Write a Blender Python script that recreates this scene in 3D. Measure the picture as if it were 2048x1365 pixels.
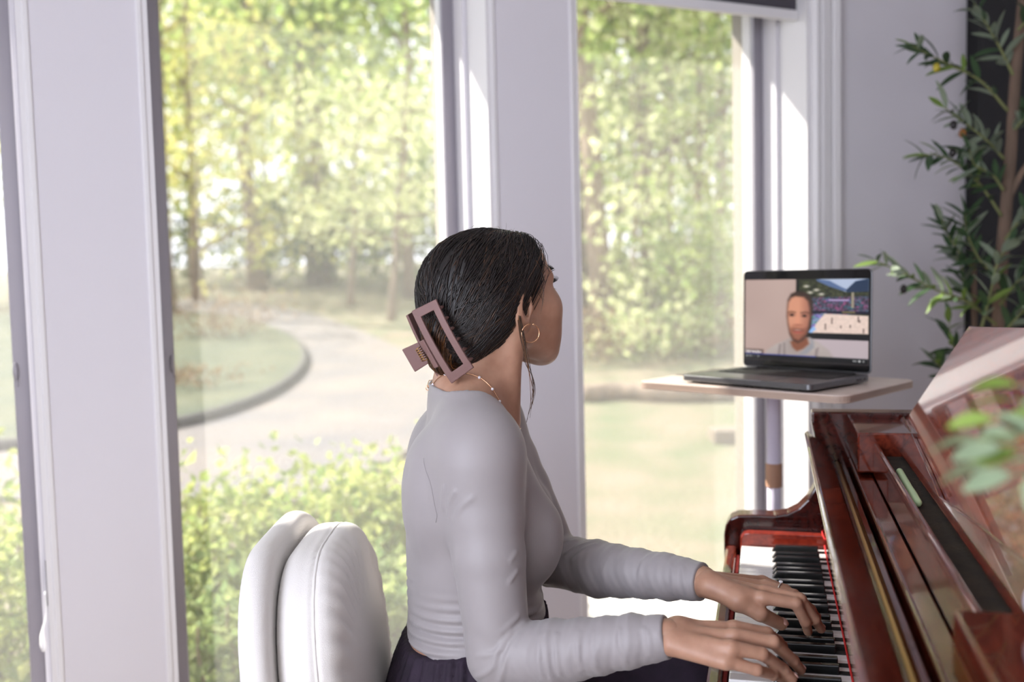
import bpy, math, random
import numpy as np
from mathutils import Matrix, Vector
for _o in list(bpy.data.objects):
    bpy.data.objects.remove(_o)
scene = bpy.context.scene
COL = scene.collection
RNG = np.random.default_rng(7)
R = math.radians
DEBUG = False

# ---------------------------------------------------------------- camera
FPX, TH, PH = 1991.0, R(3.9), R(1.35)
CAM = np.array([0.0, 0.0, 1.26])
_f = np.array([0, math.cos(TH), -math.sin(TH)])
_r0 = np.array([1.0, 0, 0])
_u0 = np.cross(_r0, _f)
CR = math.cos(PH) * _r0 - math.sin(PH) * _u0
CU = math.sin(PH) * _r0 + math.cos(PH) * _u0
CF = _f
cam_d = bpy.data.cameras.new('camera')
cam_d.sensor_width = 36.0
cam_d.lens = FPX / 2048 * 36
cam_d.clip_end = 400
cam_d.dof.use_dof = True
cam_d.dof.focus_distance = 1.42
cam_d.dof.aperture_fstop = 2.9
cam_o = bpy.data.objects.new('camera', cam_d)
COL.objects.link(cam_o)
_m = Matrix.Identity(4)
for _i in range(3):
    _m[_i][0], _m[_i][1], _m[_i][2], _m[_i][3] = CR[_i], CU[_i], -CF[_i], CAM[_i]
cam_o.matrix_world = _m
scene.camera = cam_o

# ---------------------------------------------------------------- sky, sun, exposure
world = bpy.data.worlds.new('sky')
scene.world = world
world.use_nodes = True
_bg = world.node_tree.nodes['Background']
_bg.inputs['Color'].default_value = (0.90, 0.92, 1.0, 1)
_bg.inputs['Strength'].default_value = SKY = 2.3

WA = R(64.5)                                   # direction of the window wall
WD = np.array([math.sin(WA), math.cos(WA), 0])  # along the wall, to the right
WN = np.array([math.cos(WA), -math.sin(WA), 0])  # into the room
W0 = np.array([0, 2.5, 0])
sun_dir = WN * 1.0 + WD * 0.75 + np.array([0, 0, -1.05])
sun_d = bpy.data.lights.new('sun', 'SUN')
sun_d.energy = 13.0
sun_d.color = (1.0, 0.95, 0.86)
sun_d.angle = R(0.8)
sun_o = bpy.data.objects.new('sun', sun_d)
sun_o.rotation_euler = Vector(sun_dir).to_track_quat('-Z', 'Y').to_euler()
sun_o.location = (-6, 12, 12)
COL.objects.link(sun_o)

# added soft fill lamp, behind and left of the camera, to brighten the room
def area(name, loc, target, sx, sy, power, color):
    d = bpy.data.lights.new(name, 'AREA')
    d.shape = 'RECTANGLE'
    d.size, d.size_y, d.energy, d.color = sx, sy, power, color
    o = bpy.data.objects.new(name, d)
    o.location = loc
    o.rotation_euler = (Vector(target) - Vector(loc)).to_track_quat('-Z', 'Y').to_euler()
    COL.objects.link(o)
    return o
area('window_daylight', (-1.75, -0.35, 1.6), (-0.1, 2.0, 1.0), 1.7, 1.5, 76, (0.80, 0.85, 1.0))

scene.cycles.max_bounces = 7
scene.cycles.diffuse_bounces = 3
scene.cycles.glossy_bounces = 3
scene.cycles.transmission_bounces = 3
scene.cycles.transparent_max_bounces = 10
scene.cycles.caustics_reflective = False
scene.cycles.caustics_refractive = False
scene.cycles.use_adaptive_sampling = True
scene.cycles.adaptive_threshold = 0.07
scene.cycles.adaptive_min_samples = 16
scene.cycles.use_denoising = True
vs = scene.view_settings
vs.view_transform = 'Standard'
vs.look = 'None'
vs.exposure = 0.24
vs.gamma = 1.0
vs.use_curve_mapping = False

# ---------------------------------------------------------------- helpers
def ray(x, y):
    return CF + (x - 1024) / FPX * CR - (y - 682.5) / FPX * CU
def at_depth(x, y, Y):
    d = ray(x, y)
    return CAM + d * (Y / d[1])
def at_z(x, y, z):
    d = ray(x, y)
    return CAM + d * ((z - CAM[2]) / d[2])
def at_plane(x, y, p, n):
    d = ray(x, y)
    return CAM + d * (np.dot(np.asarray(p) - CAM, n) / np.dot(d, n))
GZ0, GK = -0.5, 0.05
def ground(x, y):                               # where the sloping garden is met
    d = ray(x, y)
    t = (GZ0 - CAM[2]) / (d[2] - GK * d[1])
    return CAM + d * t
def gz(Y):
    return GZ0 + GK * Y

def lin(c):
    out = []
    for v in c:
        v = v / 255.0
        out.append(v / 12.92 if v <= 0.04045 else ((v + 0.055) / 1.055) ** 2.4)
    return out
def rgba(c):
    return (*lin(c), 1.0)

def new_mat(name):
    m = bpy.data.materials.new(name)
    m.use_nodes = True
    nt = m.node_tree
    return m, nt, nt.nodes['Principled BSDF']

def mat(name, col, rough=0.5, metal=0.0, spec=0.5, vary=None, bump=None, coat=0.0, col2=None, stretch=(1, 1, 1), sheen=0.0, sub=0.0, island=None):
    m, nt, b = new_mat(name)
    N, L = nt.nodes, nt.links
    b.inputs['Base Color'].default_value = rgba(col)
    b.inputs['Roughness'].default_value = rough
    b.inputs['Metallic'].default_value = metal
    b.inputs['Specular IOR Level'].default_value = spec
    b.inputs['Coat Weight'].default_value = coat
    b.inputs['Coat Roughness'].default_value = 0.03
    b.inputs['Sheen Weight'].default_value = sheen
    if sub:
        b.inputs['Subsurface Weight'].default_value = sub
        b.inputs['Subsurface Radius'].default_value = (0.01, 0.004, 0.002)
        b.inputs['Subsurface Scale'].default_value = 0.6
    tc = N.new('ShaderNodeTexCoord')
    mp = N.new('ShaderNodeMapping')
    mp.inputs['Scale'].default_value = stretch
    L.new(tc.outputs['Object'], mp.inputs['Vector'])
    if vary:
        nz = N.new('ShaderNodeTexNoise')
        nz.inputs['Scale'].default_value = vary
        nz.inputs['Detail'].default_value = 4
        L.new(mp.outputs['Vector'], nz.inputs['Vector'])
        mx = N.new('ShaderNodeMix')
        mx.data_type = 'RGBA'
        rp = N.new('ShaderNodeMapRange')
        rp.inputs['From Min'].default_value = 0.3
        rp.inputs['From Max'].default_value = 0.7
        L.new(nz.outputs['Fac'], rp.inputs['Value'])
        if island is not None:
            ge = N.new('ShaderNodeNewGeometry')
            ad = N.new('ShaderNodeMath'); ad.operation = 'MULTIPLY_ADD'
            ad.inputs[1].default_value = island
            L.new(ge.outputs['Random Per Island'], ad.inputs[0])
            ml = N.new('ShaderNodeMath'); ml.operation = 'MULTIPLY'
            ml.inputs[1].default_value = 1 - island
            L.new(rp.outputs['Result'], ml.inputs[0])
            L.new(ml.outputs[0], ad.inputs[2])
            L.new(ad.outputs[0], mx.inputs['Factor'])
        else:
            L.new(rp.outputs['Result'], mx.inputs['Factor'])
        mx.inputs['A'].default_value = rgba(col)
        mx.inputs['B'].default_value = rgba(col2 or [min(255, c * 0.85) for c in col])
        L.new(mx.outputs['Result'], b.inputs['Base Color'])
    if bump:
        nb = N.new('ShaderNodeTexNoise')
        nb.inputs['Scale'].default_value = bump[0]
        nb.inputs['Detail'].default_value = 3
        L.new(mp.outputs['Vector'], nb.inputs['Vector'])
        bp = N.new('ShaderNodeBump')
        bp.inputs['Strength'].default_value = bump[1]
        bp.inputs['Distance'].default_value = bump[2] if len(bump) > 2 else 0.002
        L.new(nb.outputs['Fac'], bp.inputs['Height'])
        L.new(bp.outputs['Normal'], b.inputs['Normal'])
    return m

def leaf_mat(name, col, col2, trans=0.45, rough=0.55):
    m, nt, b = new_mat(name)
    N, L = nt.nodes, nt.links
    ge = N.new('ShaderNodeNewGeometry')
    mx = N.new('ShaderNodeMix'); mx.data_type = 'RGBA'
    L.new(ge.outputs['Random Per Island'], mx.inputs['Factor'])
    mx.inputs['A'].default_value = rgba(col)
    mx.inputs['B'].default_value = rgba(col2)
    L.new(mx.outputs['Result'], b.inputs['Base Color'])
    b.inputs['Roughness'].default_value = rough
    b.inputs['Specular IOR Level'].default_value = 0.3
    tr = N.new('ShaderNodeBsdfTranslucent')
    L.new(mx.outputs['Result'], tr.inputs['Color'])
    ms = N.new('ShaderNodeMixShader')
    ms.inputs[0].default_value = trans
    L.new(b.outputs[0], ms.inputs[1])
    L.new(tr.outputs[0], ms.inputs[2])
    L.new(ms.outputs[0], N['Material Output'].inputs['Surface'])
    return m

def tag(o, label=None, cat=None, group=None, kind=None):
    if label: o['label'] = label
    if cat: o['category'] = cat
    if group: o['group'] = group
    if kind: o['kind'] = kind
    return o

def empty(name, loc, rz=0.0):
    o = bpy.data.objects.new(name, None)
    o.empty_display_size = 0.05
    o.location = loc
    o.rotation_euler = (0, 0, rz)
    COL.objects.link(o)
    return o

def root_of(o):
    while o.parent: o = o.parent
    return o
def to_local(parent):                           # world -> local of the thing a part belongs to
    r = root_of(parent)
    return (Matrix.Translation(r.location) @ r.rotation_euler.to_matrix().to_4x4()).inverted()

def np_mesh(name, verts, faces, material=None, parent=None, smooth=True, world=False):
    """verts (n,3) array, faces (m,k) int array with constant k"""
    verts = np.asarray(verts, dtype=np.float64)
    if world and parent is not None:
        M = np.array(to_local(parent))
        verts = verts @ M[:3, :3].T + M[:3, 3]
    faces = np.asarray(faces, dtype=np.int32)
    me = bpy.data.meshes.new(name)
    k = faces.shape[1]
    me.vertices.add(len(verts)); me.vertices.foreach_set('co', verts.astype(np.float32).ravel())
    me.loops.add(faces.size); me.loops.foreach_set('vertex_index', faces.ravel())
    me.polygons.add(len(faces))
    me.polygons.foreach_set('loop_start', np.arange(0, faces.size, k, dtype=np.int32))
    me.polygons.foreach_set('loop_total', np.full(len(faces), k, dtype=np.int32))
    me.polygons.foreach_set('use_smooth', np.full(len(faces), smooth))
    me.update(calc_edges=True)
    if material: me.materials.append(material)
    o = bpy.data.objects.new(name, me)
    if parent is not None: o.parent = parent
    COL.objects.link(o)
    return o

class MB:
    def __init__(s):
        s.v, s.f = [], []
    def add(s, vs, fs):
        n = len(s.v)
        s.v += [tuple(map(float, p)) for p in vs]
        s.f += [tuple(i + n for i in q) for q in fs]
        return s
    def box(s, x0, x1, y0, y1, z0, z1, M=None):
        vs = [(x, y, z) for z in (z0, z1) for y in (y0, y1) for x in (x0, x1)]
        if M is not None: vs = [M @ Vector(p) for p in vs]
        return s.add(vs, [(0, 2, 3, 1), (4, 5, 7, 6), (0, 1, 5, 4), (2, 6, 7, 3), (0, 4, 6, 2), (1, 3, 7, 5)])
    def prism(s, poly, lo, hi, axis='y', M=None):
        n = len(poly)
        def p3(p, h):
            a, b = p
            return {'x': (h, a, b), 'y': (a, h, b), 'z': (a, b, h)}[axis]
        vs = [p3(p, lo) for p in poly] + [p3(p, hi) for p in poly]
        if M is not None: vs = [M @ Vector(p) for p in vs]
        fs = [(i, (i + 1) % n, n + (i + 1) % n, n + i) for i in range(n)]
        fs += [tuple(range(n - 1, -1, -1)), tuple(range(n, 2 * n))]
        return s.add(vs, fs)
    def tube(s, pts, rad, n=8, closed=False, flat=1.0):
        pts = [np.asarray(p, float) for p in pts]
        m = len(pts)
        if np.isscalar(rad): rad = [rad] * m
        rings, up = [], np.array([0.3, 0.2, 1.0])
        for i in range(m):
            a = pts[(i - 1) % m] if (i > 0 or closed) else pts[i]
            b = pts[(i + 1) % m] if (i < m - 1 or closed) else pts[i]
            t = b - a; t /= (np.linalg.norm(t) + 1e-12)
            sd = np.cross(t, up)
            if np.linalg.norm(sd) < 1e-3: sd = np.cross(t, np.array([1.0, 0, 0]))
            sd /= np.linalg.norm(sd); w = np.cross(sd, t); up = w
            rings.append([pts[i] + rad[i] * (math.cos(2 * math.pi * k / n) * sd + flat * math.sin(2 * math.pi * k / n) * w) for k in range(n)])
        return s.loft(rings, closed)
    def loft(s, rings, closed=False, caps=True):
        n, m = len(rings[0]), len(rings)
        vs = [p for r in rings for p in r]
        fs = []
        for i in range(m if closed else m - 1):
            j = (i + 1) % m
            for k in range(n):
                l = (k + 1) % n
                fs.append((i * n + k, i * n + l, j * n + l, j * n + k))
        if caps and not closed:
            fs.append(tuple(range(n - 1, -1, -1)))
            fs.append(tuple((m - 1) * n + k for k in range(n)))
        return s.add(vs, fs)
    def lathe(s, prof, c=(0, 0, 0), n=20):
        rings = [[(c[0] + r * math.cos(2 * math.pi * k / n), c[1] + r * math.sin(2 * math.pi * k / n), c[2] + z) for k in range(n)] for r, z in prof]
        return s.loft(rings)
    def ellipsoid(s, c, r, M=None, nu=12, nv=8):
        rings = []
        for i in range(nv + 1):
            t = math.pi * min(max(i / nv, 0.02), 0.98)
            ring = []
            for k in range(nu):
                p = 2 * math.pi * k / nu
                q = Vector((r[0] * math.sin(t) * math.cos(p), r[1] * math.sin(t) * math.sin(p), -r[2] * math.cos(t)))
                if M is not None: q = M @ q
                ring.append((c[0] + q[0], c[1] + q[1], c[2] + q[2]))
            rings.append(ring)
        return s.loft(rings)
    def build(s, name, material=None, parent=None, smooth=False, bevel=0.0, seg=2, world=False):
        vs = s.v
        if world and parent is not None:
            M = to_local(parent)
            vs = [M @ Vector(p) for p in vs]
        me = bpy.data.meshes.new(name)
        me.from_pydata([tuple(p) for p in vs], [], s.f)
        me.update()
        if smooth: me.polygons.foreach_set('use_smooth', [True] * len(me.polygons))
        if material: me.materials.append(material)
        o = bpy.data.objects.new(name, me)
        if parent is not None: o.parent = parent
        COL.objects.link(o)
        if bevel:
            md = o.modifiers.new('bevel', 'BEVEL')
            md.width, md.segments, md.limit_method, md.angle_limit = bevel, seg, 'ANGLE', R(35)
        return o

def clone(o, parent=None):
    c = o.copy()
    COL.objects.link(c)
    if parent is not None: c.parent = parent
    return c

def smooth_path(pts, n=8):
    """Catmull-Rom through points (n samples per span)"""
    P = [np.asarray(p, float) for p in pts]
    P = [2 * P[0] - P[1]] + P + [2 * P[-1] - P[-2]]
    out = []
    for i in range(1, len(P) - 2):
        for k in range(n):
            t = k / n
            out.append(0.5 * (2 * P[i] + (P[i + 1] - P[i - 1]) * t + (2 * P[i - 1] - 5 * P[i] + 4 * P[i + 1] - P[i + 2]) * t * t + (3 * P[i] - P[i - 1] - 3 * P[i + 1] + P[i + 2]) * t ** 3))
    out.append(P[-2])
    return out

def leaves(centers, size, rng, elong=2.0, fold=0.25, droop=0.0, dirs=None):
    """numpy: one folded leaf (two quads sharing a midrib) per centre"""
    c = np.asarray(centers)
    n = len(c)
    d = rng.normal(size=(n, 3)) if dirs is None else np.asarray(dirs, float)
    d[:, 2] -= droop
    d /= np.linalg.norm(d, axis=1, keepdims=True)
    a = rng.normal(size=(n, 3))
    w = np.cross(d, a); w /= np.linalg.norm(w, axis=1, keepdims=True)
    nr = np.cross(w, d)
    L = size * rng.uniform(0.65, 1.25, (n, 1))
    Wd = L / elong
    base, tip = c - d * L * 0.5, c + d * L * 0.5 - nr * L * 0.1
    mid = c + nr * 0.04 * L
    lf = c + w * Wd * 0.5 + nr * Wd * fold
    rt = c - w * Wd * 0.5 + nr * Wd * fold
    v = np.stack([base, lf, tip, rt, mid], 1).reshape(-1, 3)
    i = np.arange(n)[:, None] * 5
    f = np.concatenate([i + np.array([[0, 4, 1]]), i + np.array([[4, 2, 1]]), i + np.array([[0, 3, 4]]), i + np.array([[4, 3, 2]])])
    return v, f

# ---------------------------------------------------------------- room shell
m_wall = mat('wall_paint', (217, 214, 220), 0.75, bump=(180, 0.15, 0.0006))
m_trim = mat('white_trim', (226, 224, 226), 0.4)
m_ceil = mat('ceiling_paint', (230, 228, 228), 0.9)
m_floor = mat('oak_floor', (158, 142, 126), 0.4, vary=3, col2=(136, 120, 104), stretch=(1, 14, 1))
m_alu = mat('screen_frame_aluminium', (152, 148, 156), 0.4, metal=0.35)
m_sash = mat('sash_paint', (142, 134, 120), 0.6)
m_brick = mat('pale_pink_brick', (160, 120, 104), 0.9, vary=30, col2=(146, 106, 92), bump=(60, 0.5, 0.004))
m_mortar = mat('mortar', (120, 112, 104), 0.95)
m_blind = mat('blind_fabric', (74, 70, 78), 0.9, bump=(400, 0.3, 0.0005))
m_black = mat('black_panel', (12, 12, 13), 0.5)

m_glass, _nt, _b = new_mat('window_glass')
_nt.nodes.remove(_b)
_tr = _nt.nodes.new('ShaderNodeBsdfTransparent')
_gl = _nt.nodes.new('ShaderNodeBsdfGlossy'); _gl.inputs['Roughness'].default_value = 0.02
_lf = _nt.nodes.new('ShaderNodeLayerWeight'); _lf.inputs['Blend'].default_value = 0.25
_lw = _nt.nodes.new('ShaderNodeMath'); _lw.operation = 'MULTIPLY_ADD'; _lw.inputs[1].default_value = 0.35; _lw.inputs[2].default_value = 0.02
_nt.links.new(_lf.outputs['Facing'], _lw.inputs[0])
_mx = _nt.nodes.new('ShaderNodeMixShader')
_nt.links.new(_lw.outputs[0], _mx.inputs[0]); _nt.links.new(_tr.outputs[0], _mx.inputs[1]); _nt.links.new(_gl.outputs[0], _mx.inputs[2])
_nt.links.new(_mx.outputs[0], _nt.nodes['Material Output'].inputs['Surface'])

m_screen, _nt, _b = new_mat('insect_screen')      # fine pale mesh: most light passes, the threads catch the daylight
_nt.nodes.remove(_b)
_tr = _nt.nodes.new('ShaderNodeBsdfTransparent')
_df = _nt.nodes.new('ShaderNodeBsdfDiffuse'); _df.inputs['Color'].default_value = (0.75, 0.75, 0.74, 1)
_tl = _nt.nodes.new('ShaderNodeBsdfTranslucent'); _tl.inputs['Color'].default_value = (0.75, 0.75, 0.72, 1)
_m1 = _nt.nodes.new('ShaderNodeMixShader'); _m1.inputs[0].default_value = 0.45
_m2 = _nt.nodes.new('ShaderNodeMixShader'); _m2.inputs[0].default_value = SCREEN = 0.10
_nt.links.new(_df.outputs[0], _m1.inputs[1]); _nt.links.new(_tl.outputs[0], _m1.inputs[2])
_nt.links.new(_tr.outputs[0], _m2.inputs[1]); _nt.links.new(_m1.outputs[0], _m2.inputs[2])
_nt.links.new(_m2.outputs[0], _nt.nodes['Material Output'].inputs['Surface'])

# wall frame: local x along the wall (s), local y outward (t), z up
MW = Matrix(((WD[0], -WN[0], 0, W0[0]), (WD[1], -WN[1], 0, W0[1]), (0, 0, 1, 0), (0, 0, 0, 1)))
def s_at(x, y, t=0.0):
    p = at_plane(x, y, W0 - WN * t, WN)
    return float(np.dot(p - W0, WD))
WT = 0.30                                       # wall thickness
ZB, ZT, ZC = 0.10, 2.32, 2.62                   # sill, head, ceiling
RM = Matrix.Rotation(-(math.pi / 2 - WA) + math.pi, 4, 'Z')
def wall_empty(name):
    o = bpy.data.objects.new(name, None)
    o.matrix_world = MW
    COL.objects.link(o)
    return o
s2L, s2R = s_at(314, 690), s_at(996, 690)
s3L, s3R = s_at(1158, 690), s_at(1621, 420)
s1R = s_at(80, 690)
s1L = s1R - (s2R - s2L)
S0, S1 = s1L - 0.5, 2.6
def wbox(name, boxes, m, kind='structure', bevel=0.0, parent=None):
    mb = MB()
    for b in boxes: mb.box(*b, M=MW)
    o = mb.build(name, m, parent, bevel=bevel)
    if kind: o['kind'] = kind
    return o
wbox('wall_window', [(S0, s1L, 0, WT, 0, ZC), (s1R, s2L, 0, WT, 0, ZC), (s2R, s3L, 0, WT, 0, ZC), (s3R, S1, 0, WT, 0, ZC),
                     (s1L, s1R, 0, WT, ZT, ZC), (s2L, s2R, 0, WT, ZT, ZC), (s3L, s3R, 0, WT, ZT, ZC),
                     (s1L, s1R, 0, WT, 0, ZB), (s2L, s2R, 0, WT, 0, ZB), (s3L, s3R, 0, WT, 0, ZB)], m_wall)
# corner beads along the openings
wbox('trim_1', [(s + a, s + b, -0.004, 0.012, ZB, ZT) for s, a, b in ((s1R, -0.001, 0.012), (s2L, -0.012, 0.001), (s2R, -0.001, 0.012), (s3L, -0.012, 0.001))], m_trim, bevel=0.003)
# fluted casing on the right of the last window
cs = s3R
prof = [(a_ * 0.76, b_) for a_, b_ in [(0.000, 0.010), (0.012, 0.020), (0.028, 0.020), (0.034, 0.013), (0.040, 0.022), (0.078, 0.022), (0.086, 0.012), (0.094, 0.024), (0.118, 0.028), (0.126, 0.022), (0.126, 0.0), (0.0, 0.0)]]
mb = MB(); mb.prism([(cs + a, -b) for a, b in prof], 0.0, 2.44, 'z', M=MW)
tag(mb.build('trim_2', m_trim), kind='structure')

def window(idx, sL, sR):
    """jamb lining, stop, screen frame, sash, glass and screen of one casement window"""
    root = bpy.data.objects.new('window_%d' % idx, None)
    COL.objects.link(root)
    root['kind'] = 'structure'
    j = 0.012
    def part(name, boxes, m, bevel=0.0):
        mb = MB()
        for b in boxes: mb.box(*b, M=MW)
        return mb.build(name, m, root, bevel=bevel)
    part('jamb_lining', [(sL, sL + j, 0.0, 0.21, ZB, ZT), (sR - j, sR, 0.0, 0.21, ZB, ZT), (sL, sR, 0.0, 0.21, ZT - j, ZT)], m_trim)
    part('window_sill', [(sL - 0.02, sR + 0.02, -0.03, 0.21, ZB - 0.02, ZB + 0.006)], m_trim, 0.004)
    part('window_stop', [(sL + j, sL + j + 0.004, 0.125, 0.18, ZB, ZT), (sR - j - 0.012, sR - j, 0.118, 0.18, ZB, ZT)], m_wall, 0.003)
    f0, f1 = sL + j + 0.004, sR - j - 0.004
    fw = 0.040
    part('screen_frame', [(f0, f0 + fw, 0.18, 0.196, ZB, ZT), (f1 - fw, f1, 0.18, 0.196, ZB, ZT), (f0, f1, 0.18, 0.196, ZT - fw, ZT), (f0, f1, 0.18, 0.196, ZB, ZB + fw)], m_alu, 0.003)
    sw = 0.026
    part('sash', [(f0, f0 + sw, 0.205, 0.245, ZB, ZT), (f1 - sw - 0.008, f1, 0.205, 0.245, ZB, ZT), (f0, f1, 0.205, 0.245, ZT - sw, ZT), (f0, f1, 0.205, 0.245, ZB, ZB + sw)], m_trim, 0.004)
    part('outer_frame', [(sL, f0 + 0.012, 0.25, 0.31, ZB, ZT), (f1 - 0.022, sR, 0.25, 0.31, ZB, ZT), (sL, sR, 0.25, 0.31, ZT - 0.02, ZT)], m_sash, 0.004)
    part('pane', [(f0 + 0.02, f1 - 0.02, 0.224, 0.228, ZB + 0.02, ZT - 0.02)], m_glass)
    part('insect_screen', [(f0 + fw - 0.004, f1 - fw + 0.004, 0.1875, 0.1885, ZB + 0.02, ZT - 0.02)], m_screen)
    return root
win1 = window(1, s1L, s1R)
win2 = window(2, s2L, s2R)
win3 = window(3, s3L, s3R)

# window hardware: screen latches and the casement lock lever
def at_wall(x, y, t):
    return at_plane(x, y, W0 - WN * t, WN)
def latch(win, x, y):
    p = at_wall(x, y, 0.176)
    mb = MB()
    mb.ellipsoid(p, (0.006, 0.006, 0.021), nu=10, nv=8)
    q = p + np.array([0.004, -0.004, -0.02])
    mb.tube([p - WN * 0.002, q, q + np.array([0.004, -0.003, -0.012])], 0.0012, 6)
    mb.build('screen_latch', m_alu, win, smooth=True)
latch(win1, 31, 744); latch(win2, 344, 728)
slot = MB()
p0, p1 = at_wall(96, 1122, 0.10), at_wall(104, 1210, 0.10)
sj = s1R - 0.0125
slot.box(sj - 0.001, sj + 0.001, 0.095, 0.108, p1[2], p0[2], M=MW)
slot.build('lock_slot', m_black, win1)
lv = MB()
pv = np.array(MW @ Vector((sj - 0.004, 0.10, p1[2] - 0.02)))
tip = at_wall(88, 1303, 0.06)
lv.tube(smooth_path([pv + np.array([0, 0, 0.05]), pv, (pv + tip) / 2 - WD * 0.006, tip], 5), [0.004] * 10 + [0.006, 0.008, 0.009, 0.010, 0.009, 0.006], 10, flat=0.6)
lv.build('lock_lever', m_trim, win1, smooth=True)

# roller blind
blind = empty('roller_blind', tuple(MW @ Vector(((s3L + s3R) / 2, 0.05, 2.22))))
mb = MB(); mb.box(s3L + 0.014, s3R - 0.014, 0.040, 0.042, 2.0, 2.26, M=MW)
mb.build('blind_fabric', m_blind, blind, world=True)
mb = MB(); mb.box(s3L + 0.014, s3R - 0.014, 0.032, 0.052, 1.972, 2.002, M=MW)
mb.build('bottom_bar', m_trim, blind, bevel=0.005, world=True)
mb = MB()
pa, pb = np.array(MW @ Vector((s3L + 0.014, 0.055, 2.27))), np.array(MW @ Vector((s3R - 0.014, 0.055, 2.27)))
mb.tube([pa, pb], 0.028, 16)
mb.build('roller', m_blind, blind, smooth=True, world=True)
tag(blind, 'dark grey roller blind with white bottom bar at the top of the right window', 'blind')

# brick return outside the last window: bricks one by one on a mortar core
pier = empty('brick_pier', tuple(MW @ Vector((s3R + 0.06, 0.4, -0.4))))
_q = MW.to_3x3().to_euler()
pier.rotation_euler = (0, 0, math.atan2(WD[1], WD[0]))
bs = s_at(1481, 690, 0.47) 
pier.location = MW @ Vector((bs, 0.0, -0.4))
mb = MB(); mb.box(0.006, 0.45, 0.312, 0.478, 0.0, 3.2); core = mb.build('mortar_core', m_mortar, pier)
mb = MB(); mb.box(0.0, 0.205, 0.0, 0.165, 0.0, 0.076)
b0 = None
for k in range(37):
    for c in range(2):
        if b0 is None:
            b0 = mb.build('brick', m_brick, pier, bevel=0.004); b = b0
        else:
            b = clone(b0, pier)
        b.location = (c * 0.215 + RNG.uniform(-0.003, 0.003), 0.315 + RNG.uniform(-0.002, 0.002), k * 0.086)
tag(pier, kind='structure')
for o in (pier,): o.name = 'wall_brick_return'

# remaining shell, mostly behind the camera: floor, ceiling, side and back walls with broad window openings
mb = MB(); mb.box(-3.6, 3.9, -3.6, WT - 0.3, -0.25, 0.0)
def quad(name, pts, m, th=0.1, dn=(0, 0, -1)):
    mb = MB(); n = len(pts)
    dn = np.asarray(dn, float) * th
    mb.add([tuple(p) for p in pts] + [tuple(np.asarray(p) + dn) for p in pts], [tuple(range(n)), tuple(range(2 * n - 1, n - 1, -1))] + [(i, i + n, (i + 1) % n + n, (i + 1) % n) for i in range(n)])
    return tag(mb.build(name, m), kind='structure')
cL, cR = W0 + WD * S0, W0 + WD * S1
cL2, cR2 = cL + WN * 5.4, cR + WN * 5.4
quad('floor', [cL - WN * WT, cL2, cR2, cR - WN * WT], m_floor, 0.25)
quad('ceiling', [p + np.array([0, 0, ZC]) for p in (cL - WN * WT, cL2, cR2, cR - WN * WT)], m_ceil, 0.15, (0, 0, 1))
def wall_with_opening(name, a, b, h0, h1, o0, o1, outward):
    """wall from a to b with one opening between fractions o0..o1 and heights h0..h1"""
    a, b = np.asarray(a), np.asarray(b); d = b - a; th = np.asarray(outward) * 0.15
    mb = MB()
    def blk(f0, f1, z0, z1):
        p, q = a + d * f0, a + d * f1
        vs = [p, q, q + th, p + th]
        mb.add([(v[0], v[1], z0) for v in vs] + [(v[0], v[1], z1) for v in vs], [(0, 1, 5, 4), (1, 2, 6, 5), (2, 3, 7, 6), (3, 0, 4, 7), (4, 5, 6, 7), (3, 2, 1, 0)])
    blk(0, o0, 0, ZC); blk(o1, 1, 0, ZC); blk(o0, o1, h1, ZC)
    if h0 > 0: blk(o0, o1, 0, h0)
    return tag(mb.build(name, m_wall), kind='structure')
wall_with_opening('wall_left', cL, cL2, 0.3, 2.3, 0.3, 0.8, -WD)
wall_with_opening('wall_back', cL2, cR2, 0.4, 2.2, 0.12, 0.45, WN)
wall_with_opening('wall_right', cR2, cR, 0.5, 0.5001, 0.4, 0.4001, WD)

# tall black panel on the wall behind the olive tree
sp = s_at(1957, 300, -0.05)
mb = MB(); mb.box(sp, sp + 0.95, -0.05, 0.0, 0.35, 2.3, M=MW)
tag(mb.build('wall_panel', m_black, bevel=0.004), 'tall matte black panel on the wall behind the olive tree', 'panel')

# roof overhang above the windows
wbox('roof_overhang', [(S0 - 1.0, S1 + 0.5, WT, 0.75, 2.455, 2.62)], m_trim)

# ---------------------------------------------------------------- garden
m_grass = mat('lawn_grass', (88, 96, 66), 0.95, vary=1.7, col2=(124, 110, 92), bump=(25, 0.6, 0.03))
m_grass2 = mat('island_grass', (56, 66, 46), 0.95, vary=1.6, col2=(82, 84, 60), bump=(25, 0.6, 0.03))
m_road = mat('pale_asphalt', (90, 88, 90), 0.9, vary=0.9, col2=(114, 105, 98), bump=(60, 0.3, 0.005))
m_curb = mat('asphalt_curb', (76, 74, 72), 0.9, vary=6)
m_bark = mat('grey_bark', (112, 98, 84), 0.95, vary=6, col2=(150, 132, 112), stretch=(1, 1, 0.25), bump=(14, 0.7, 0.03))
m_bark_d = mat('dark_bark', (92, 84, 74), 0.95, vary=6, col2=(120, 108, 96), stretch=(1, 1, 0.25), bump=(14, 0.7, 0.03))
m_stone = mat('rough_stone', (126, 114, 100), 0.9, vary=8, bump=(20, 0.6, 0.02))
LEAF = dict(
    green=leaf_mat('leaf_green', (138, 162, 92), (190, 200, 124), 0.58),
    olive=leaf_mat('leaf_mid_green', (120, 142, 90), (170, 180, 118), 0.55),
    yellow=leaf_mat('leaf_yellow_green', (176, 184, 106), (204, 194, 122), 0.58),
    pale=leaf_mat('leaf_pale', (200, 208, 150), (226, 226, 180), 0.55),
    dark=leaf_mat('leaf_dark', (70, 88, 58), (104, 118, 74), 0.35),
    shrub=leaf_mat('leaf_shrub', (118, 140, 76), (190, 194, 118), 0.5),
    dry=leaf_mat('leaf_dry', (112, 92, 70), (150, 126, 94), 0.3))

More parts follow.
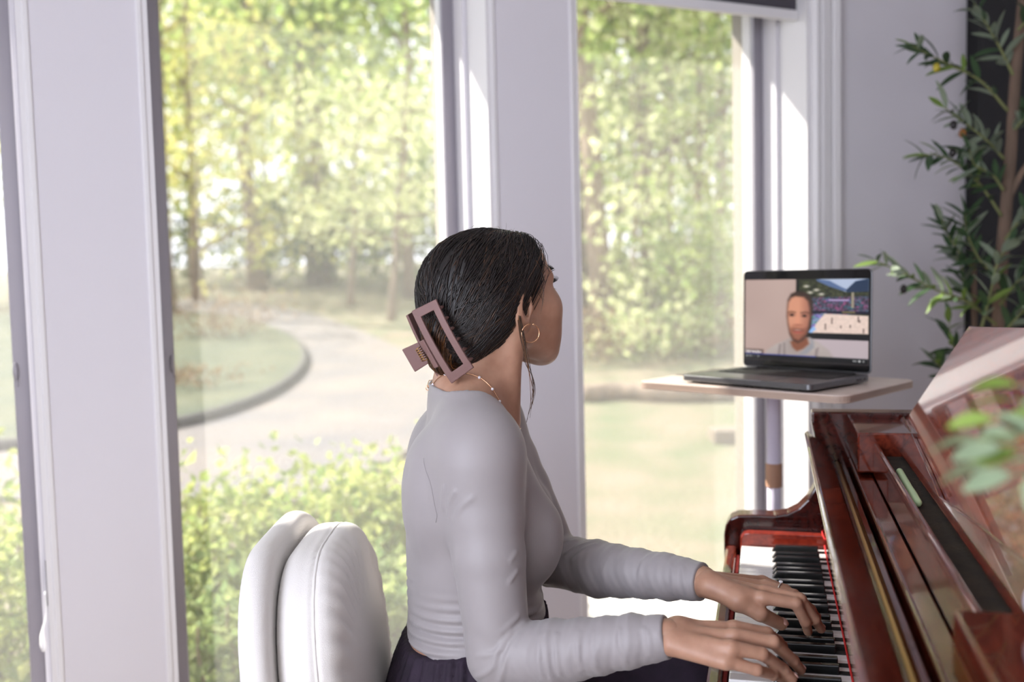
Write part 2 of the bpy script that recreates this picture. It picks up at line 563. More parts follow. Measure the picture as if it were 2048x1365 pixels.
xs = np.concatenate([np.linspace(-70, -14, 12), np.linspace(-12, 14, 53), np.linspace(16, 70, 12)])
ys = np.concatenate([np.linspace(0.6, 12, 40), np.linspace(12.5, 36, 40), np.linspace(38, 90, 12)])
X, Y = np.meshgrid(xs, ys)
base_z = gz(Y)
keep = np.dot(np.stack([X, Y, 0 * X], -1) - W0, -WN) < 0.3
def bumpz(X, Y):
    return 0.03 * np.sin(X * 1.3 + Y * 0.7) * np.sin(Y * 0.9 - X * 0.4)
Zg = base_z + 0.4 * bumpz(X, Y)
Zg = np.where(Y > 40, gz(40) + (Y - 40) * 0.02, Zg)
Zg = np.where(keep, np.minimum(Zg, -0.5), Zg)
nx, ny = len(xs), len(ys)
ii = (np.arange(ny - 1)[:, None] * nx + np.arange(nx - 1)[None]).ravel()
lawn = np_mesh('lawn', np.stack([X, Y, Zg], -1).reshape(-1, 3), np.stack([ii, ii + 1, ii + nx + 1, ii + nx], 1), m_grass)
tag(lawn, kind='structure')

def ground_patch(name, pix, m, lift, th=0.05, world_pts=None):
    pts = [ground(*p) for p in pix] if world_pts is None else world_pts
    pts = smooth_path(pts + [pts[0]], 6)[:-1]
    mb = MB(); n = len(pts)
    top = [(p[0], p[1], gz(p[1]) + lift) for p in pts]
    bot = [(p[0], p[1], gz(p[1]) + lift - th) for p in pts]
    mb.add(top + bot, [tuple(range(n)), tuple(range(2 * n - 1, n - 1, -1))] + [(i, i + n, (i + 1) % n + n, (i + 1) % n) for i in range(n)])
    return mb.build(name, m)
isl = [(-500, 915), (-100, 912), (200, 890), (350, 862), (460, 832), (545, 795), (595, 755), (606, 722), (588, 690), (545, 668), (500, 652), (440, 640), (380, 636), (200, 640), (-200, 650)]
drive = [(-900, 1010), (-100, 1005), (200, 1010), (500, 1015), (620, 1000), (740, 950), (830, 900), (960, 830), (1010, 790), (980, 750), (880, 724), (800, 700), (720, 664), (630, 632), (560, 618), (470, 606), (380, 600), (330, 612), (420, 640), (380, 640), (100, 700), (-300, 800)]
tag(ground_patch('driveway', drive, m_road, 0.03), kind='structure')
tag(ground_patch('driveway_island', isl, m_grass2, 0.12, 0.2), kind='structure')
edge = [ground(*p) for p in isl]
edge = smooth_path(edge[:11], 6)
mb = MB(); mb.tube([(p[0], p[1], gz(p[1]) + 0.06) for p in edge], 0.07, 8, flat=0.9)
tag(mb.build('driveway_curb', m_curb, smooth=True), kind='structure')

def limb_points(a, b, wob, n, rng):
    a, b = np.asarray(a, float), np.asarray(b, float)
    return [a + (b - a) * t + rng.normal(size=3) * wob * math.sin(math.pi * t) for t in np.linspace(0, 1, n)]

def tree(name, label, base, height, r0, crown, leafkey, nleaf, lsize, seed, group=None, bark=None, lean=(0, 0), nlimb=9, cat='tree', low=0.3, clump=None):
    """crown: (radius_x, radius_y, z_low, z_high) above the base"""
    rng = np.random.default_rng(seed)
    nleaf = int(nleaf * (0.75 if base[0] > 0.8 and base[1] < 20 else 1.0))
    base = np.asarray(base, float)
    root = empty(name, base)
    top = np.array([lean[0], lean[1], height])
    tr = limb_points((0, 0, -0.2), top, r0 * 0.6, 8, rng)
    mb = MB(); mb.tube(tr, [r0 * (1.25 if i == 0 else 1 - 0.8 * i / 7) for i in range(8)], 9)
    mb.build('trunk', bark or m_bark, root, smooth=True)
    rx, ry, z0, z1 = crown
    cl = []
    for k in range(nlimb):
        t = low + (0.95 - low) * (k + rng.uniform(0, 0.6)) / nlimb
        st = tr[0] + (tr[-1] - tr[0]) * t
        an = rng.uniform(0, 2 * math.pi)
        zz = min(max(st[2] + rng.uniform(-0.05, 0.22) * height, z0), z1)
        en = np.array([math.cos(an) * rx * rng.uniform(0.6, 1), math.sin(an) * ry * rng.uniform(0.6, 1), zz]) + np.array([top[0] * t, top[1] * t, 0])
        lm = limb_points(st, en, 0.05 * rx, 6, rng)
        mb = MB(); mb.tube(lm, [r0 * 0.38 * (1 - 0.85 * i / 5) for i in range(6)], 6)
        mb.build('branch', bark or m_bark, root, smooth=True)
        for q in lm[2:]:
            cl.append(q)
    extra = 20
    zz = rng.uniform(z0, z1, extra)
    an = rng.uniform(0, 2 * math.pi, extra); rr = np.sqrt(rng.uniform(0, 1, extra)) * np.sqrt(np.clip(1 - ((zz - (z0 + z1) / 2) / ((z1 - z0) / 2 + 1e-6)) ** 2, 0.15, 1))
    cl += list(np.stack([np.cos(an) * rr * rx, np.sin(an) * rr * ry, zz], 1))
    cl = np.array(cl)
    idx = rng.integers(0, len(cl), nleaf)
    cs_ = clump or 0.17 * (rx + ry)
    pos = cl[idx] + rng.normal(size=(nleaf, 3)) * np.array([cs_, cs_, cs_ * 0.55])
    v, f = leaves(pos, lsize, rng, 1.6, 0.2, 0.2)
    fo = np_mesh('foliage', v, f, LEAF[leafkey], root, smooth=False)
    fo['kind'] = 'stuff'
    tag(root, label, cat, group)
    return root

def gp(x, y):
    p = ground(x, y); p[2] = gz(p[1]); return p
# trees one can pick out through the left and middle windows
tree('tall_tree', 'straight grey trunk rising along the left edge of the middle window', gp(338, 640), 14, 0.17, (3, 3, 6.5, 13), 'green', 1500, 0.26, 1)
tree('yellowing_tree', 'low-branched tree with yellow-green leaves beside the driveway island', gp(400, 604), 9, 0.16, (3.1, 3.1, 1.6, 6.2), 'yellow', 3800, 0.20, 2, low=0.15, nlimb=12)
tree('woodland_tree', 'trunk at the far left bend of the driveway', gp(515, 582), 15, 0.26, (3.5, 3.5, 5, 13), 'olive', 2200, 0.3, 3)
tree('twin_trunk_tree', 'thicker of the twin grey trunks on the lawn', gp(648, 568), 18, 0.34, (5, 4, 7, 16), 'olive', 2600, 0.36, 4)
tree('twin_trunk_tree', 'slimmer trunk close left of the thick twin trunk', gp(630, 568), 17, 0.22, (4, 4, 6, 15), 'green', 2000, 0.36, 5, lean=(-1.0, 0))
tree('dogwood', 'slender small tree with tiers of pale leaves behind the driveway', gp(700, 611), 5.2, 0.085, (2.2, 2.0, 1.5, 5.0), 'pale', 1500, 0.19, 6, lean=(0.35, 0), low=0.3, nlimb=12, clump=0.42)
tree('dogwood', 'pale-leaved sapling with a leaning trunk nearest the driveway', gp(781, 643), 4.6, 0.085, (1.7, 1.6, 1.7, 4.4), 'pale', 1100, 0.15, 7, lean=(0.45, 0.2), low=0.35, nlimb=10, clump=0.34)
tree('woodland_tree', 'thin dark trunk at the edge of the wood behind the head of the woman', gp(820, 596), 13, 0.15, (3, 3, 3.5, 12), 'green', 2200, 0.3, 8)
# trees behind the right window
tree('tall_tree', 'thick mottled trunk in the left half of the right window', gp(1212, 708), 15, 0.155, (2.6, 2.6, 3.6, 12), 'green', 2600, 0.2, 9, lean=(-0.9, 0.3), low=0.25, nlimb=12)
tree('woodland_tree', 'dark trunk hugging the left edge of the right window', gp(1164, 694), 14, 0.16, (2.8, 2.8, 4.5, 12), 'olive', 1500, 0.22, 10, bark=m_bark_d)
tree('woodland_tree', 'thin trunk just right of the thick mottled trunk', gp(1243, 684), 12, 0.07, (2.2, 2.2, 3.2, 10), 'green', 1300, 0.2, 11, bark=m_bark_d)
tree('woodland_tree', 'slim straight trunk in the middle of the right window', gp(1294, 694), 13, 0.11, (2.6, 2.6, 2.8, 11), 'pale', 1500, 0.2, 12, low=0.2)
tree('woodland_tree', 'faint thin trunk in the right half of the right window above the laptop shelf', gp(1398, 682), 12, 0.08, (2.4, 2.4, 2.6, 10), 'olive', 1800, 0.2, 13, low=0.2)
tree('woodland_tree', 'faint trunk next to the brick edge of the right window', gp(1450, 676), 12, 0.10, (2.6, 2.6, 2.2, 10), 'green', 2000, 0.22, 14, low=0.2)
tree('sapling', 'pale leafy sapling left of centre in the right-hand wood', gp(1268, 702), 5.5, 0.04, (1.5, 1.5, 0.9, 5.2), 'pale', 1300, 0.15, 61, low=0.12, nlimb=11, clump=0.35)
tree('sapling', 'bushy sapling in the middle of the right-hand wood above the log', gp(1345, 698), 5.0, 0.04, (1.6, 1.5, 0.8, 4.8), 'green', 1400, 0.15, 62, low=0.12, nlimb=11, clump=0.35)
tree('sapling', 'pale sapling in front of the brick edge of the right-hand wood', gp(1440, 694), 5.8, 0.04, (1.6, 1.5, 1.0, 5.5), 'pale', 1400, 0.15, 63, low=0.12, nlimb=11, clump=0.35)
# the wood behind: trees nobody can tell apart
far = [(-21, 30), (-15.5, 33), (-11.5, 36), (-8.2, 34), (-5.0, 37), (-2.4, 33.5), (0.2, 38), (1.9, 30), (4.2, 27), (6.2, 31), (8.6, 26), (10.6, 30), (13.6, 28), (17.5, 32), (-18, 42), (-9.5, 44), (-1, 45), (6.5, 41), (13, 40), (22, 38), (3.2, 22.5), (7.2, 21.5), (10.5, 23)]
for k, (fx, fy) in enumerate(far):
    tree('forest_tree', 'leafy tree in the hazy wood at the back', (fx, fy, gz(min(fy, 40))), 14 + 3 * math.sin(k * 2.1), 0.09 + 0.02 * (k % 3), (3.6, 3.2, 1.2 + (k % 3) * 0.9, 12.5), ('green', 'olive', 'pale', 'green', 'yellow')[k % 5], 1350, 0.42 if fy > 29 else 0.3, 100 + k, group='trees at the back of the wood', low=0.12, nlimb=9, bark=m_bark_d if k % 2 else m_bark)

def bush(name, label, base, rx, rz, leafkey, n, lsize, seed, group=None, stems=7, droop=0.0, elong=1.8):
    rng = np.random.default_rng(seed)
    root = empty(name, base)
    mb = MB(); ends = []
    for k in range(stems):
        an = rng.uniform(0, 2 * math.pi); r = rx * math.sqrt(rng.uniform(0.05, 1))
        e = np.array([math.cos(an) * r, math.sin(an) * r, rz * rng.uniform(0.7, 1.05)])
        pth = limb_points((e[0] * 0.25, e[1] * 0.25, -0.05), e, 0.05 * rx, 6, rng)
        mb.tube(pth, [0.010 * (1 - 0.12 * i) for i in range(6)], 5)
        ends += pth[2:]
    mb.build('stems', m_bark, root, smooth=True)
    ends = np.array(ends)
    pos = ends[rng.integers(0, len(ends), n)] + rng.normal(size=(n, 3)) * np.array([0.23 * rx, 0.23 * rx, 0.13 * rz])
    v, f = leaves(pos, lsize, rng, elong, 0.2, droop)
    fo = np_mesh('foliage', v, f, LEAF[leafkey], root, smooth=False)
    fo['kind'] = 'stuff'
    tag(root, label, 'shrub', group)
    return root
# undergrowth at the wood's edge
for k, (px, py) in enumerate([(560, 560), (610, 560), (700, 556), (760, 560), (830, 566), (880, 570), (430, 560)]):
    b = gp(px, py + 14)
    bush('undergrowth', 'dark undergrowth along the far edge of the lawn', b, 2.4, 3.0, ('dark', 'olive')[k % 2], 900, 0.22, 300 + k, 'undergrowth along the far lawn')
for k, (px, py) in enumerate([(1170, 720), (1230, 716), (1290, 712), (1350, 712), (1410, 706), (1460, 706), (1260, 690), (1330, 688), (1400, 686), (1460, 684)]):
    b = gp(px, py + 6)
    bush('undergrowth', 'pale scrub in the shade at the edge of the right-hand wood', b, 1.0, 0.62 if k < 6 else 1.9, ('pale', 'dry', 'olive')[k % 3] if k < 6 else ('green', 'pale')[k % 2], 260 if k < 6 else 520, 0.10 if k < 6 else 0.14, 330 + k, 'scrub at the right-hand wood')
bush('island_shrub', 'thin twiggy brown shrub at the tip of the driveway island', gp(455, 688), 1.1, 0.8, 'dry', 500, 0.08, 350, stems=22)
bush('island_shrub', 'low brown scrub in front of the grass on the driveway island', gp(400, 780), 0.9, 0.3, 'dry', 350, 0.07, 351, stems=12)
# shrubs below the windows, within reach of the wall
sh = [(-60, 1010, 3.6), (30, 1030, 3.5), (395, 985, 4.05), (470, 1010, 3.9), (560, 970, 4.1), (650, 985, 4.15), (740, 975, 4.3), (815, 950, 4.45), (430, 1160, 3.5), (560, 1130, 3.6), (700, 1120, 3.8), (790, 1140, 3.9)]
sh_lab = ['bright shrub below the left window, at its outer side', 'bright shrub at the bottom of the left window beside its frame', 'tall shrub growing up beside the left frame of the middle window', 'shrub left of the white chair, against the driveway',
          'shrub standing just behind the top of the white chair', 'sunlit shrub to the right of the white chair back', 'sunlit shrub between the white chair and the back of the woman', 'sunlit shrub touching the back of the woman',
          'darker low shrub in the bottom left of the middle window', 'low shrub hidden behind the white chair', 'low shrub in the gap right of the white chair', 'low shrub beside the waist of the woman']
for k, (px, py, Y_) in enumerate(sh):
    tp = at_depth(px, py, Y_)
    b = np.array([tp[0], tp[1], gz(Y_)])
    bush('garden_shrub', sh_lab[k], b, 0.34, tp[2] - b[2], 'shrub' if k < 8 else 'olive', 900, 0.062, 400 + k, 'shrubs below the windows', stems=12)
# landscape timber and stone block on the lawn
pl = [gp(1165, 806), gp(1230, 800), gp(1340, 805), gp(1480, 800)]
mb = MB(); mb.tube([p + np.array([0, 0, 0.08]) for p in smooth_path(pl, 4)], 0.10, 8)
tag(mb.build('fallen_log', m_bark, smooth=True), 'long weathered log lying along the edge of the lawn', 'log')
p = gp(1465, 882)
mb = MB(); mb.box(p[0] - 0.17, p[0] + 0.45, p[1] - 0.12, p[1] + 0.14, p[2] - 0.03, p[2] + 0.10)
tag(mb.build('stone_block', m_stone, bevel=0.012), 'pale stone block on the lawn beside the brick edge', 'stone')

m_conc = mat('pale_concrete', (206, 200, 190), 0.9, vary=4, bump=(80, 0.3, 0.004))
walk = [np.array([p[0], p[1], 0]) for p in (at_z(1120, 1185, -0.26), at_z(1300, 1182, -0.26), at_z(1520, 1180, -0.26), at_z(1560, 1330, -0.26), at_z(1300, 1335, -0.26), at_z(1110, 1330, -0.26))]
tag(ground_patch('walkway', None, m_conc, 0.04, 0.08, world_pts=walk), kind='structure')

# ---------------------------------------------------------------- grand piano (local x: from the key fronts to the strings, y: towards the bass end, z up)
def lacquer(name, c1, c2, rough=0.12):
    m, nt, b = new_mat(name)
    N, L = nt.nodes, nt.links
    tc = N.new('ShaderNodeTexCoord'); mp = N.new('ShaderNodeMapping'); mp.inputs['Scale'].default_value = (6, 1.2, 6)
    nz = N.new('ShaderNodeTexNoise'); nz.inputs['Scale'].default_value = 9; nz.inputs['Detail'].default_value = 8; nz.inputs['Distortion'].default_value = 1.6
    rp = N.new('ShaderNodeValToRGB')
    rp.color_ramp.elements[0].position = 0.32; rp.color_ramp.elements[0].color = rgba(c1)
    rp.color_ramp.elements[1].position = 0.70; rp.color_ramp.elements[1].color = rgba(c2)
    L.new(tc.outputs['Object'], mp.inputs['Vector']); L.new(mp.outputs['Vector'], nz.inputs['Vector'])
    L.new(nz.outputs['Fac'], rp.inputs['Fac']); L.new(rp.outputs['Color'], b.inputs['Base Color'])
    b.inputs['Roughness'].default_value = rough
    b.inputs['Specular IOR Level'].default_value = 0.2
    b.inputs['Coat Weight'].default_value = 0.7
    b.inputs['Coat Roughness'].default_value = 0.02
    b.inputs['Coat IOR'].default_value = 1.45
    return m
m_mah = lacquer('mahogany_lacquer', (70, 25, 17), (116, 48, 32))
m_mahd = lacquer('dark_mahogany_lacquer', (40, 13, 11), (70, 25, 19))
m_mahr = lacquer('red_mahogany', (112, 30, 18), (150, 50, 30), 0.3)
m_ivory = mat('white_key_plastic', (236, 234, 232), 0.18, coat=0.3)
m_ebony = mat('black_key_plastic', (16, 17, 17), 0.22, coat=0.4)
m_brass = mat('brass', (178, 138, 74), 0.3, metal=1.0)
m_dark = mat('dark_cavity', (14, 11, 10), 0.8)
m_felt = mat('dark_felt', (38, 31, 24), 0.95, vary=40, col2=(58, 47, 36), bump=(220, 0.6, 0.002))
m_redcord = mat('red_cord', (206, 34, 34), 0.8, bump=(300, 0.5, 0.001))
m_plate = mat('bronze_plate', (120, 92, 52), 0.4, metal=0.8)

PA = R(14.5)
PK = at_z(1483, 1092, 0.73)
piano = empty('grand_piano', (PK[0], PK[1], 0.0), -PA)
tag(piano, 'glossy red-brown mahogany grand piano with open keyboard', 'piano')
PU = np.array([math.cos(PA), -math.sin(PA), 0]); PV = np.array([math.sin(PA), math.cos(PA), 0])
def p2w(u, y, z):
    q = PK + PU * u + PV * y
    return np.array([q[0], q[1], z])
KL = -1.232
def pbox(name, m, *b, bevel=0.0015, parent=None):
    mb = MB(); mb.box(*b)
    return mb.build(name, m, parent or piano, bevel=bevel)

# white keys: fronts at x = 0
KP = 0.02365
mb = MB(); mb.box(0.0, 0.163, 0.0003, KP - 0.0007, 0.708, 0.73)
k0 = mb.build('white_key', m_ivory, piano, bevel=0.0016)
for i in range(52):
    k = k0 if i == 0 else clone(k0, piano)
    k.location = (0, -(i + 1) * KP, -0.004 if i in (21, 27) else 0)
# black keys, A sharp first
bk = MB()
w0, w1, h = 0.0068, 0.0048, 0.0125
z0 = 0.7295
bk.add([(0.0555, -w0, z0), (0.0555, w0, z0), (0.139, w0, z0), (0.139, -w0, z0),
        (0.0635, -w1, z0 + h - 0.001), (0.0635, w1, z0 + h - 0.001), (0.139, w1, z0 + h), (0.139, -w1, z0 + h)],
       [(3, 2, 1, 0), (4, 5, 6, 7), (0, 1, 5, 4), (1, 2, 6, 5), (2, 3, 7, 6), (3, 0, 4, 7)])
b0 = bk.build('black_key', m_ebony, piano, bevel=0.0014)
bt = MB(); bt.box(0.139, 0.185, -0.0055, 0.0055, 0.72, 0.7315)
t0 = bt.build('black_key_tail', m_dark, b0)
names = 'ABCDEFG'
first = True
for i in range(51):
    n = names[i % 7]
    if n in 'ACDFG':
        off = {'A': 0.0012, 'C': -0.0016, 'D': 0.0016, 'F': -0.0022, 'G': 0.0}[n]
        k = b0 if first else clone(b0, piano)
        if not first:
            clone(t0, k)
        first = False
        k.location = (0, -(i + 1) * KP - off, 0)
# cord lying across the key tails, looped round a pin at the bass end
cp = [p for p in smooth_path([(0.149, 0.022, 0.758), (0.1515, 0.008, 0.752), (0.152, -0.03, 0.7345), (0.153, -0.4, 0.7338), (0.1535, -0.8, 0.7338), (0.153, KL - 0.01, 0.7345)], 8)]
cord = MB(); cord.tube(cp, 0.0016, 6)
cord.tube(smooth_path([(0.152, -0.008, 0.750), (0.1485, 0.012, 0.757), (0.150, 0.028, 0.7585), (0.155, 0.024, 0.758), (0.156, 0.006, 0.753), (0.1535, -0.008, 0.7495)], 6), 0.0014, 6)
cord.build('red_cord', m_redcord, piano, smooth=True)
# key blocks, slip and bed
def blockprof(y0, y1):
    mb = MB()
    pr = [(-0.002, 0.69), (-0.002, 0.744), (0.004, 0.752), (0.014, 0.755), (0.20, 0.755), (0.20, 0.69)]
    mb.prism(pr, y0, y1, 'y'); return mb
blockprof(0.0015, 0.0295).build('key_block', m_mahr, piano, bevel=0.002)
blockprof(KL - 0.0285, KL - 0.0005).build('key_block', m_mahr, piano, bevel=0.002)
pbox('key_slip', m_mah, -0.030, -0.010, KL - 0.03, 0.03, 0.615, 0.722, bevel=0.005)
pbox('felt_strip', mat('crimson_felt', (140, 28, 24), 0.9), -0.010, -0.004, KL, 0.0, 0.68, 0.712)
pbox('key_bed', m_mahd, -0.03, 0.30, KL - 0.03, 0.03, 0.57, 0.615)
pbox('key_frame', m_dark, 0.0, 0.30, KL, 0.0, 0.616, 0.69)
# arms with the S-curve up to the rim, and the case rim as one outline each side
arm = [(-0.034, 0.60), (-0.034, 0.742), (-0.031, 0.760), (-0.022, 0.774), (-0.008, 0.781), (0.02, 0.783), (0.06, 0.783), (0.085, 0.788), (0.105, 0.799), (0.122, 0.817), (0.136, 0.842), (0.143, 0.870), (0.142, 0.905), (0.135, 0.94), (0.130, 0.965), (0.130, 0.985)]
def cheek(y0, y1, name):
    mb = MB(); mb.prism(arm + [(0.42, 0.985), (0.42, 0.60)], y0, y1, 'y')
    return mb.build(name, m_mahd, piano, bevel=0.004, seg=3)
cheek(0.030, 0.078, 'arm'); cheek(KL - 0.078, KL - 0.030, 'arm')
# rim: bass side straight, rounded tail, bent treble side
out_ = [(0.40, 0.078), (1.15, 0.078), (1.42, 0.05), (1.58, -0.06), (1.62, -0.22), (1.56, -0.40), (1.36, -0.58), (1.12, -0.72), (0.92, -0.92), (0.74, -1.18), (0.58, -1.29), (0.40, -1.31)]
out_ = [tuple(p[:2]) for p in smooth_path([(a, b, 0) for a, b in out_], 6)]
def inset(path, d):
    r = []
    for i, p in enumerate(path):
        a, b = path[max(i - 1, 0)], path[min(i + 1, len(path) - 1)]
        t = np.array([b[0] - a[0], b[1] - a[1]]); t /= np.linalg.norm(t)
        r.append((p[0] + t[1] * d, p[1] - t[0] * d))
    return r
inn = inset(out_, 0.048)
mb = MB()
ring = [[(a, b, 0.66), (a, b, 0.985), (c, d, 0.985), (c, d, 0.66)] for (a, b), (c, d) in zip(out_, inn)]
mb.loft(ring)
mb.build('rim', m_mahd, piano, bevel=0.004)
mb = MB(); mb.prism(list(inn) + [(0.30, KL - 0.03), (0.30, 0.03)], 0.70, 0.72, 'z'); mb.build('sound_board', m_mah, piano)
mb = MB(); mb.prism([(0.30, 0.02)] + [p for p in inset(out_, 0.06)] + [(0.30, KL - 0.02)], 0.84, 0.85, 'z'); mb.build('iron_plate', m_plate, piano)
mb = MB()
for i in range(60):
    y = 0.0 - i * 0.02
    mb.tube([(0.36, y, 0.868), (1.4 - 0.012 * i, y - 0.12 + 0.004 * i, 0.868)], 0.0007, 4)
st = mb.build('strings', mat('steel_string', (150, 140, 120), 0.35, metal=1.0), piano); st['kind'] = 'stuff'
# fallboard: upright board behind the keys, hinged front lip leaning out over the keys
mb = MB(); mb.prism([(0.172, 0.735), (0.186, 0.735), (0.192, 0.886), (0.176, 0.886)], KL, 0.028, 'y'); mb.build('fallboard', m_mah, piano, bevel=0.002)
mb = MB(); mb.prism([(0.1215, 0.950), (0.116, 0.944), (0.118, 0.936), (0.166, 0.884), (0.176, 0.889), (0.158, 0.917)], KL, 0.028, 'y'); mb.build('fallboard_lip', m_mah, piano, bevel=0.0025, seg=3)
mb = MB(); mb.prism([(0.170, 0.8895), (0.179, 0.8845), (0.184, 0.8865), (0.176, 0.8935)], KL, 0.027, 'y'); mb.build('brass_hinge', m_brass, piano, bevel=0.001)
# slide rail and the dark well on either side of it
pbox('slide_rail', m_mah, 0.196, 0.224, KL - 0.02, 0.026, 0.80, 0.900, bevel=0.003)
pbox('well', m_dark, 0.186, 0.34, KL - 0.02, 0.028, 0.78, 0.80)
pbox('pin_block', m_dark, 0.34, 0.40, KL - 0.02, 0.028, 0.72, 0.86)
# music shelf: end blocks, lip, felt bed
NY = -1.045
pbox('end_block', m_mah, 0.199, 0.30, -0.140, 0.0295, 0.905, 0.974, bevel=0.003)
pbox('end_block', m_mah, 0.199, 0.30, KL - 0.0295, NY - 0.003, 0.905, 0.974, bevel=0.003)
pbox('shelf_lip', m_mah, 0.224, 0.232, NY, -0.141, 0.900, 0.957, bevel=0.003)
pbox('music_shelf', m_felt, 0.232, 0.31, NY, -0.141, 0.915, 0.9345)
# music desk panel leaning back, with a hinged ledge along its foot
dl = math.hypot(0.13, 0.21); dx, dz = 0.13 / dl, 0.21 / dl
def dk(s, t, o=0.0):
    return (0.272 + t * dx - o * dz, -s, 0.936 + t * dz + o * dx)
S_ = np.linspace(-0.02, 1.05, 25)
top = lambda s: 0.248 + 0.063 * max(0.0, min(s, 1.03 - s))
outl = [(S_[0] - 0.0, 0.0)] + [(s, top(s)) for s in S_] + [(S_[-1], 0.0)]
mb = MB(); n = len(outl)
mb.add([dk(s, t, 0.0) for s, t in outl] + [dk(s, t, -0.018) for s, t in outl], [tuple(range(n)), tuple(range(2 * n - 1, n - 1, -1))] + [(i, i + n, (i + 1) % n + n, (i + 1) % n) for i in range(n)])
m_desk = lacquer('figured_mahogany', (104, 36, 22), (158, 70, 44))
desk = mb.build('music_desk', m_desk, piano, bevel=0.003, seg=3)
led = lambda s: 0.012 + 0.036 * (abs(s - 0.515) / 0.515) ** 0.9
S2 = np.linspace(-0.012, 1.04, 21)
outl = [(S2[0], 0.002)] + [(s, led(s)) for s in S2] + [(S2[-1], 0.002)]
mb = MB(); n = len(outl)
mb.add([dk(s, t, 0.009) for s, t in outl] + [dk(s, t, 0.0005) for s, t in outl], [tuple(range(n)), tuple(range(2 * n - 1, n - 1, -1))] + [(i, i + n, (i + 1) % n + n, (i + 1) % n) for i in range(n)])
mb.build('desk_ledge', m_mah, desk, bevel=0.0015)
# legs
for (lx, ly) in ((0.16, -0.02), (0.16, KL + 0.02), (1.36, -0.22)):
    mb = MB(); mb.lathe([(0.05, 0.0), (0.055, 0.03), (0.035, 0.06), (0.045, 0.12), (0.075, 0.40), (0.085, 0.52), (0.06, 0.56), (0.09, 0.60), (0.09, 0.67)], (lx, ly, 0), 16)
    mb.build('leg', m_mahd, piano, smooth=True)

# pale green stylus lying on the music shelf
pen = MB()
a, b = p2w(0.247, -0.296, 0.9406), p2w(0.244, -0.52, 0.9406)
d = b - a
pen.tube([a, a + d * 0.01, a + d * 0.03, a + d * 0.55, a + d * 0.75, a + d * 0.8, a + d * 0.97, b], [0.003, 0.0046, 0.0054, 0.0054, 0.0062, 0.0060, 0.0060, 0.004], 12)
tag(pen.build('stylus', mat('pale_green_plastic', (204, 236, 184), 0.4), smooth=True), 'pale green plastic stylus lying on the dark music shelf', 'stylus')
# small lilac egg shaker at the near end of the music shelf
q = p2w(0.262, -1.088, 0.975 + 0.019)
mb = MB(); mb.ellipsoid(q, (0.017, 0.024, 0.0195), nu=20, nv=14)
tag(mb.build('egg_shaker', mat('lilac_plastic', (196, 190, 214), 0.35), smooth=True), 'small lilac rounded plastic piece at the right edge of the piano', 'shaker')

# ---------------------------------------------------------------- laptop on its stand
m_sg = mat('space_grey_aluminium', (112, 112, 114), 0.36, metal=0.8)
m_bez = mat('black_glass', (8, 9, 9), 0.08, coat=0.3)
m_keyb = mat('black_keycap', (16, 18, 18), 0.55)
m_shelf = mat('birch_laminate', (214, 198, 188), 0.45, vary=3, col2=(204, 186, 174), stretch=(1, 9, 1))
m_shelfedge = mat('birch_edge', (188, 164, 148), 0.6, vary=6, stretch=(1, 1, 12))
m_pole = mat('white_enamel', (214, 208, 226), 0.35)
m_tan = mat('tan_plastic', (176, 136, 112), 0.5)

LZ = 1.0185                                     # top of the shelf
lyaw = -0.8514
lap = empty('laptop', (0.62788, 2.14138, LZ), lyaw)
tag(lap, 'dark grey laptop showing a video call, open on the beige stand', 'laptop')
LW, LD, LH = 0.3126, 0.2212, 0.0125
zb = 0.0045
def rrect(x0, x1, y0, y1, r, n=5):
    pts = []
    for cx, cy, a0 in ((x1 - r, y1 - r, 0), (x0 + r, y1 - r, 90), (x0 + r, y0 + r, 180), (x1 - r, y0 + r, 270)):
        for k in range(n + 1):
            a = R(a0 + 90 * k / n); pts.append((cx + r * math.cos(a), cy + r * math.sin(a)))
    return pts
mb = MB(); mb.prism(rrect(-LW / 2, LW / 2, -LD, 0, 0.012), zb, zb + LH, 'z')
base = mb.build('base', m_sg, lap, bevel=0.0022, seg=3)
for x in (-0.12, 0.12):
    for y in (-0.19, -0.03):
        mb = MB(); mb.lathe([(0.008, 0.0), (0.011, zb + 0.001)], (x, y, 0), 14); mb.build('rubber_foot', m_keyb, lap)
ztop = zb + LH
mb = MB(); mb.prism(rrect(-0.058, 0.058, -LD + 0.008, -LD + 0.088, 0.004), ztop, ztop + 0.0004, 'z'); mb.build('trackpad', mat('trackpad_grey', (84, 84, 87), 0.3, metal=0.7), lap)
mb = MB(); mb.prism(rrect(-0.136, 0.136, -0.125, -0.012, 0.004), ztop, ztop + 0.0003, 'z'); kb = mb.build('keyboard_well', m_keyb, lap)
mb = MB(); mb.prism(rrect(0, 0.0162, 0, 0.0156, 0.002, 2), 0, 0.0014, 'z'); kk = None
for r in range(6):
    if r == 0: widths = [(0.0031 + c * 0.0190, 1) for c in range(14)]
    else: widths = [(0.0031 + c * 0.0190, 1) for c in range(14)]
    for c, (xx, w) in enumerate(widths):
        if r == 0 and c in (4, 5, 6, 7, 8): continue
        k = None
        if kk is None:
            kk = mb.build('keycap', m_keyb, kb); k = kk
        else: k = clone(kk, kb)
        k.location = (-0.1345 + xx, -0.1235 + r * 0.0185, ztop + 0.0003)
mb = MB(); mb.prism(rrect(-0.058, 0.036, -0.1235, -0.108, 0.002, 2), ztop + 0.0003, ztop + 0.0017, 'z'); mb.build('space_bar', m_keyb, kb)
mb = MB(); mb.prism(rrect(-0.045, 0.045, -LD - 0.0002, -LD + 0.004, 0.002, 3), ztop - 0.0015, ztop + 0.0002, 'z'); mb.build('thumb_notch', mat('notch_grey', (150, 150, 156), 0.3, metal=0.8), lap)
